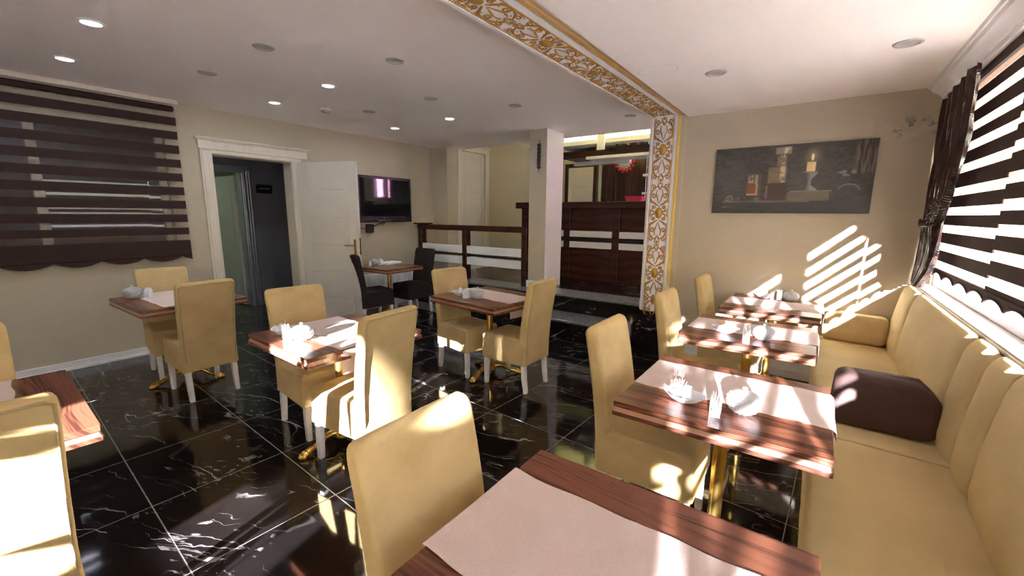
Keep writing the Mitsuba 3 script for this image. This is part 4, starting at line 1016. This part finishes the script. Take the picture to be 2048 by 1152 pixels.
shk = [np.c_[rrect(w, w, r, 4, 2), np.full(len(rrect(w, w, r, 4, 2)), z)] for w, r, z in ((0.034, 0.008, 0), (0.036, 0.008, 0.003), (0.035, 0.009, 0.05), (0.031, 0.011, 0.06), (0.02, 0.009, 0.065), (0.006, 0.0025, 0.066))]
shaker_p = P(loft(shk), 'm_porcelain', 50)
def napkin_holder():
    # two upright plates on a foot
    prof_ = []
    n = 14
    def plate(x):
        y = np.linspace(-0.045, 0.045, n)
        z = 0.005 + 0.072 * np.sqrt(np.clip(1 - (y / 0.062) ** 2, 0, 1))
        V, F = [], []
        for yy, zz in zip(y, z):
            V += [(x - 0.0015, yy, 0.0), (x - 0.0015, yy, zz), (x + 0.0015, yy, 0.0), (x + 0.0015, yy, zz)]
        for i in range(n - 1):
            a, b = 4 * i, 4 * i + 4
            F += [(a, a + 1, b + 1), (a, b + 1, b), (a + 2, b + 2, b + 3), (a + 2, b + 3, a + 3), (a + 1, a + 3, b + 3), (a + 1, b + 3, b + 1), (a, b, b + 2), (a, b + 2, a + 2)]
        F += [(0, 2, 3), (0, 3, 1), (4 * n - 4, 4 * n - 3, 4 * n - 1), (4 * n - 4, 4 * n - 1, 4 * n - 2)]
        return trimesh.Trimesh(V, F, process=False)
    return cat([plate(-0.017), plate(0.017), cbx(-0.019, 0.019, -0.046, 0.046, 0, 0.006, 0.002)])
def napkins():
    ms = []
    for i, x in enumerate((-0.011, -0.004, 0.004, 0.011)):
        rows = []
        for z in np.linspace(0.006, 0.085 + 0.004 * (i % 2), 8):
            w = 0.048 * (1 if z < 0.05 else max(0.08, 1 - ((z - 0.05) / 0.042) ** 1.4))
            y = np.linspace(-w, w, 8)
            f = np.stack([x + 0.004 * np.sin(z * 60 + i) * (z / 0.08) + 0 * y, y, np.full(8, z)], 1)
            bk = f[::-1].copy(); bk[:, 0] += 0.0025
            rows.append(np.vstack([f, bk]))
        ms.append(loft(rows))
    return cat(ms)
nh_p, np_p = P(napkin_holder(), 'm_porcelain', 30), P(napkins(), 'm_paper', 30)
def crystal(prof_, n=40, amp=0.0022, tw=2.0):
    prof_ = np.asarray(prof_, float)
    ang = np.arange(n) * 2 * np.pi / n
    rings = []
    for i, (r, z) in enumerate(prof_):
        rr = r + (amp * ((np.arange(n) % 4 < 2) * 2 - 1) * (i % 2 * 2 - 1) if 0 < i < len(prof_) // 2 and r > 0.02 else 0)
        rings.append(np.stack([rr * np.cos(ang), rr * np.sin(ang), np.full(n, z)], 1))
    return loft(rings, (True, True))
bowl_m = crystal([(0.004, 0.0), (0.030, 0.0), (0.044, 0.008), (0.054, 0.02), (0.059, 0.032), (0.060, 0.044), (0.058, 0.054), (0.056, 0.056), (0.0525, 0.054), (0.0535, 0.044), (0.052, 0.032), (0.046, 0.02), (0.034, 0.010), (0.004, 0.008)])
lid_m = crystal([(0.0605, 0.0565), (0.060, 0.060), (0.052, 0.070), (0.036, 0.079), (0.016, 0.085), (0.008, 0.087), (0.009, 0.094), (0.010, 0.099), (0.004, 0.103), (0.001, 0.103)], amp=0.0018)
scene['m_crystal'] = {'type': 'principled', 'base_color': {'type': 'rgb', 'value': [0.93, 0.93, 0.95]}, 'roughness': 0.12, 'spec_trans': 0.55, 'eta': 1.5}
bowl_p, lid_p = P(bowl_m, 'm_crystal'), P(lid_m, 'm_crystal')
def sugar():
    ms = []
    for i in range(90):
        a, r = rng.random() * 6.283, math.sqrt(rng.random())
        z = 0.016 + rng.random() * 0.034
        rm = np.interp(z, [0.01, 0.02, 0.032, 0.06], [0.022, 0.033, 0.041, 0.043])
        b = cbx(-0.0075, 0.0075, -0.0075, 0.0075, -0.006, 0.006, 0.0015)
        b.apply_transform(trimesh.transformations.random_rotation_matrix(rng.random(3)))
        b.apply_translation((rm * r * math.cos(a), rm * r * math.sin(a), z))
        ms.append(b)
    return cat(ms)
sugar_p = P(sugar(), 'm_sugar')
def set_dish(x, y, a, where, cup=True, shaker=True, z=ZT):
    k = numbered('oval_dish'); lab(k, 'white oval porcelain dish ' + where, 'dish', 'white oval condiment dishes')
    put(k, dish_p, tr(x, y, z, a))
    ca_, sa_ = math.cos(math.radians(a)), math.sin(math.radians(a))
    if cup:
        k = numbered('toothpick_cup'); lab(k, 'white toothpick cup in the oval dish ' + where, 'cup', 'toothpick cups')
        M = tr(x - 0.032 * ca_, y - 0.032 * sa_, z + 0.0075, a)
        put(k + '__cup', cup_p, M); q = put(k + '__cup__toothpicks', picks_p, M); lab(q, kind='stuff')
    if shaker:
        k = numbered('salt_shaker'); lab(k, 'white salt shaker in the oval dish ' + where, 'shaker', 'white salt shakers')
        put(k, shaker_p, tr(x + 0.012 * ca_ - 0.004 * sa_, y + 0.012 * sa_ + 0.004 * ca_, z + 0.0075, a + 15))
def set_nap(x, y, a, where, z=ZT):
    k = numbered('napkin_holder'); lab(k, 'white napkin holder ' + where, 'napkin holder', 'white napkin holders')
    put(k + '__holder', nh_p, tr(x, y, z, a)); put(k + '__napkins', np_p, tr(x, y, z, a)); lab(k + '__napkins', 'folded white paper napkins')
def set_bowl(x, y, where, z=ZT, s=1.0):
    k = numbered('sugar_bowl'); lab(k, 'lidded cut-glass sugar bowl ' + where, 'bowl', 'cut-glass sugar bowls')
    M = T().translate([x, y, z]).scale([s, s, s])
    put(k + '__bowl', bowl_p, M); put(k + '__lid', lid_p, M); q = put(k + '__bowl__sugar_cubes', sugar_p, M); lab(q, kind='stuff')
W = {'T2': 'on the sunlit table beside the brown cushion', 'T3': 'on the third table of the window row', 'T4': 'on the table against the picture wall', 'MID': 'on the table before the railing', 'BR': 'on the sun-struck middle table', 'LEFT': 'on the dim table under the left blind', 'TV': 'on the table under the television'}
set_dish(-0.372, 1.722, -8, W['T2']); set_nap(-0.247, 1.690, 5, W['T2']); set_bowl(-0.163, 1.765, W['T2'])
set_dish(-0.42, 2.955, -5, W['T3']); set_nap(-0.292, 2.885, 8, W['T3']); set_bowl(-0.203, 2.94, W['T3'])
set_dish(-0.345, 4.475, -20, W['T4'], z=ZT); set_nap(-0.225, 4.49, 5, W['T4']); set_bowl(-0.135, 4.49, W['T4'])
set_dish(-2.64, 2.83, -10, W['MID']); set_nap(-2.515, 2.80, 0, W['MID']); set_bowl(-2.43, 2.84, W['MID'])
set_dish(-2.64, 1.215, -10, W['BR']); set_nap(-2.53, 1.19, 75, W['BR']); set_bowl(-2.43, 1.235, W['BR'], s=1.05)
set_nap(-4.745, 1.085, 60, W['LEFT']); set_bowl(-4.79, 0.99, W['LEFT'], s=1.15)
k = numbered('salt_shaker'); lab(k, 'white salt shaker left of the bowl ' + W['TV'], 'shaker', 'white salt shakers'); put(k, shaker_p, tr(-5.20, 3.70, ZT))
set_bowl(-5.22, 3.80, W['TV']); set_nap(-5.20, 3.90, 30, W['TV'])
lab('paper_stack', 'thin white stack of paper at the wall side of the table under the television', 'paper')
put('paper_stack', P(cat([cbx(-0.10, 0.10, -0.14, 0.14, 0.004 * i, 0.004 * i + 0.0035, 0.0005).apply_transform(trimesh.transformations.rotation_matrix(0.02 * math.sin(i * 3), (0, 0, 1))) for i in range(6)]), 'm_paper'), tr(-5.20, 4.06, ZT, 8))
lab('teaspoon', 'small spoon leaning out behind the bowl on the sun-struck middle table', 'spoon')
put('teaspoon', P(cat([tube([(-0.07, 0, 0.006), (0.0, 0, 0.010), (0.045, 0, 0.006)], [0.003, 0.0022, 0.003], 8), ell(0.062, 0, 0.006, 0.020, 0.013, 0.005, 8)]), 'm_chrome', 50), tr(-2.45, 1.315, ZT + 0.002, 10))

# ------------------------------------------------------------------ benches
def bench(key, y0, y1, label, seams):
    lab(key, label, 'bench', 'mustard suede window benches')
    L = y1 - y0
    # seat: profile in xz swept along y with rounded ends
    def sect(s):
        return np.array([(0.085 + s, 0.0), (0.075 + s, 0.05), (0.072 + s, 0.30), (0.066 + s, 0.40), (0.072 + s, 0.435), (0.095 + s, 0.452 - s * 0.5), (0.20, 0.458 - s * 0.5), (0.40, 0.456 - s * 0.5), (0.60, 0.45 - s * 0.5), (0.655, 0.44), (0.66, 0.0)])
    ys = [y0, y0 + 0.003, y0 + 0.012] + list(np.linspace(y0 + 0.06, y1 - 0.06, 26)) + [y1 - 0.012, y1 - 0.003, y1]
    ss = [0.02, 0.008, 0.002] + [0] * 26 + [0.002, 0.008, 0.02]
    rings = [np.c_[sect(s)[:, 0], np.full(11, y), sect(s)[:, 1]] for y, s in zip(ys, ss)]
    m = loft(rings)
    if m.volume < 0: m.invert()
    put(key + '__seat', P(wrinkle(m, 0.003, 4, 2), 'm_bench', 45))
    # back panels between the seams
    edges = [y0 + 0.01] + list(seams) + [y1 - 0.01]
    for a, b in zip(edges[:-1], edges[1:]):
        w = b - a
        def sb(s, bulge):
            return np.array([(0.635, 0.44), (0.560 + s - bulge, 0.44), (0.552 + s - bulge * 1.1, 0.52), (0.560 + s - bulge * 1.1, 0.66), (0.578 + s - bulge, 0.80), (0.592 + s - bulge * 0.7, 0.90), (0.604 + s - bulge * 0.3, 0.945), (0.622 + s * 0.5, 0.968 - s * 0.5), (0.640, 0.974 - s * 0.5), (0.650, 0.955), (0.650, 0.5)])
        tt = np.array([0, 0.006, 0.018, 0.04] + list(np.linspace(0.07, max(w - 0.07, 0.071), 14)) + [w - 0.04, w - 0.018, w - 0.006, w])
        tt = np.sort(np.clip(tt, 0, w))
        rings = []
        for t in tt:
            e = min(t, w - t)
            s = 0.034 * math.exp(-e / 0.016)
            bl = 0.012 * (1 - math.exp(-e / 0.08))
            q = sb(s, bl); rings.append(np.c_[q[:, 0], np.full(11, a + t), q[:, 1]])
        m = loft(rings)
        if m.volume < 0: m.invert()
        put(key + '__back_panel', P(wrinkle(m, 0.0035, 5, 4), 'm_bench', 45))
    for s in seams:
        pts = [(0.577, s, 0.46), (0.571, s, 0.55), (0.577, s, 0.66), (0.594, s, 0.80), (0.607, s, 0.89), (0.620, s, 0.94), (0.634, s, 0.962)]
        put(key + '__seam_piping', P(tube(pts, 0.006, 6), 'm_suede_pipe', 60))
bench('window_bench', 2.435, 4.575, 'mustard suede upholstered bench in the corner below the curtain', [2.72, 4.05])
bench('window_bench_001', 0.30, 2.425, 'mustard suede upholstered bench in the right foreground', [0.6, 2.17])
bench('window_bench_002', -1.90, 0.29, 'mustard suede upholstered bench beside the viewer', [-1.6, 0.0])

def pillow(w, d, h, r=0.04):
    rings = []
    for z, s in ((0, 0.03), (0.006, 0.012), (0.025, 0.0), (h * 0.3, -0.004), (h * 0.6, -0.004), (h - 0.04, 0.0), (h - 0.018, 0.008), (h - 0.006, 0.02), (h, 0.04)):
        q = rrect(w - 2 * s, d - 2 * s * 0.8, min(r, d / 2 - s * 0.8 - 0.004), 6, 8)
        rings.append(np.c_[q, np.full(len(q), z)])
    return wrinkle(loft(rings), 0.004, 6, 9)
# brown cushion: block standing across the seat, with a cut upper corner
pc = pillow(0.40, 0.15, 0.275)
v = pc.vertices
corner = np.clip((v[:, 0] - 0.12) / 0.08, 0, 1) * np.clip((v[:, 2] - 0.14) / 0.13, 0, 1)
v[:, 2] -= corner * 0.07
pc.vertices = v
lab('brown_cushion', 'dark brown block cushion standing across the bench beside the sunlit table', 'cushion')
put('brown_cushion', P(pc, 'm_brown_cushion', 50), tr(0.350, 2.67, 0.460))
lab('yellow_cushion', 'mustard suede block cushion in the sun at the far end of the bench', 'cushion')
pc2 = pillow(0.42, 0.14, 0.235)
put('yellow_cushion', P(pc2, 'm_suede', 50), tr(0.335, 4.49, 0.460, -6))
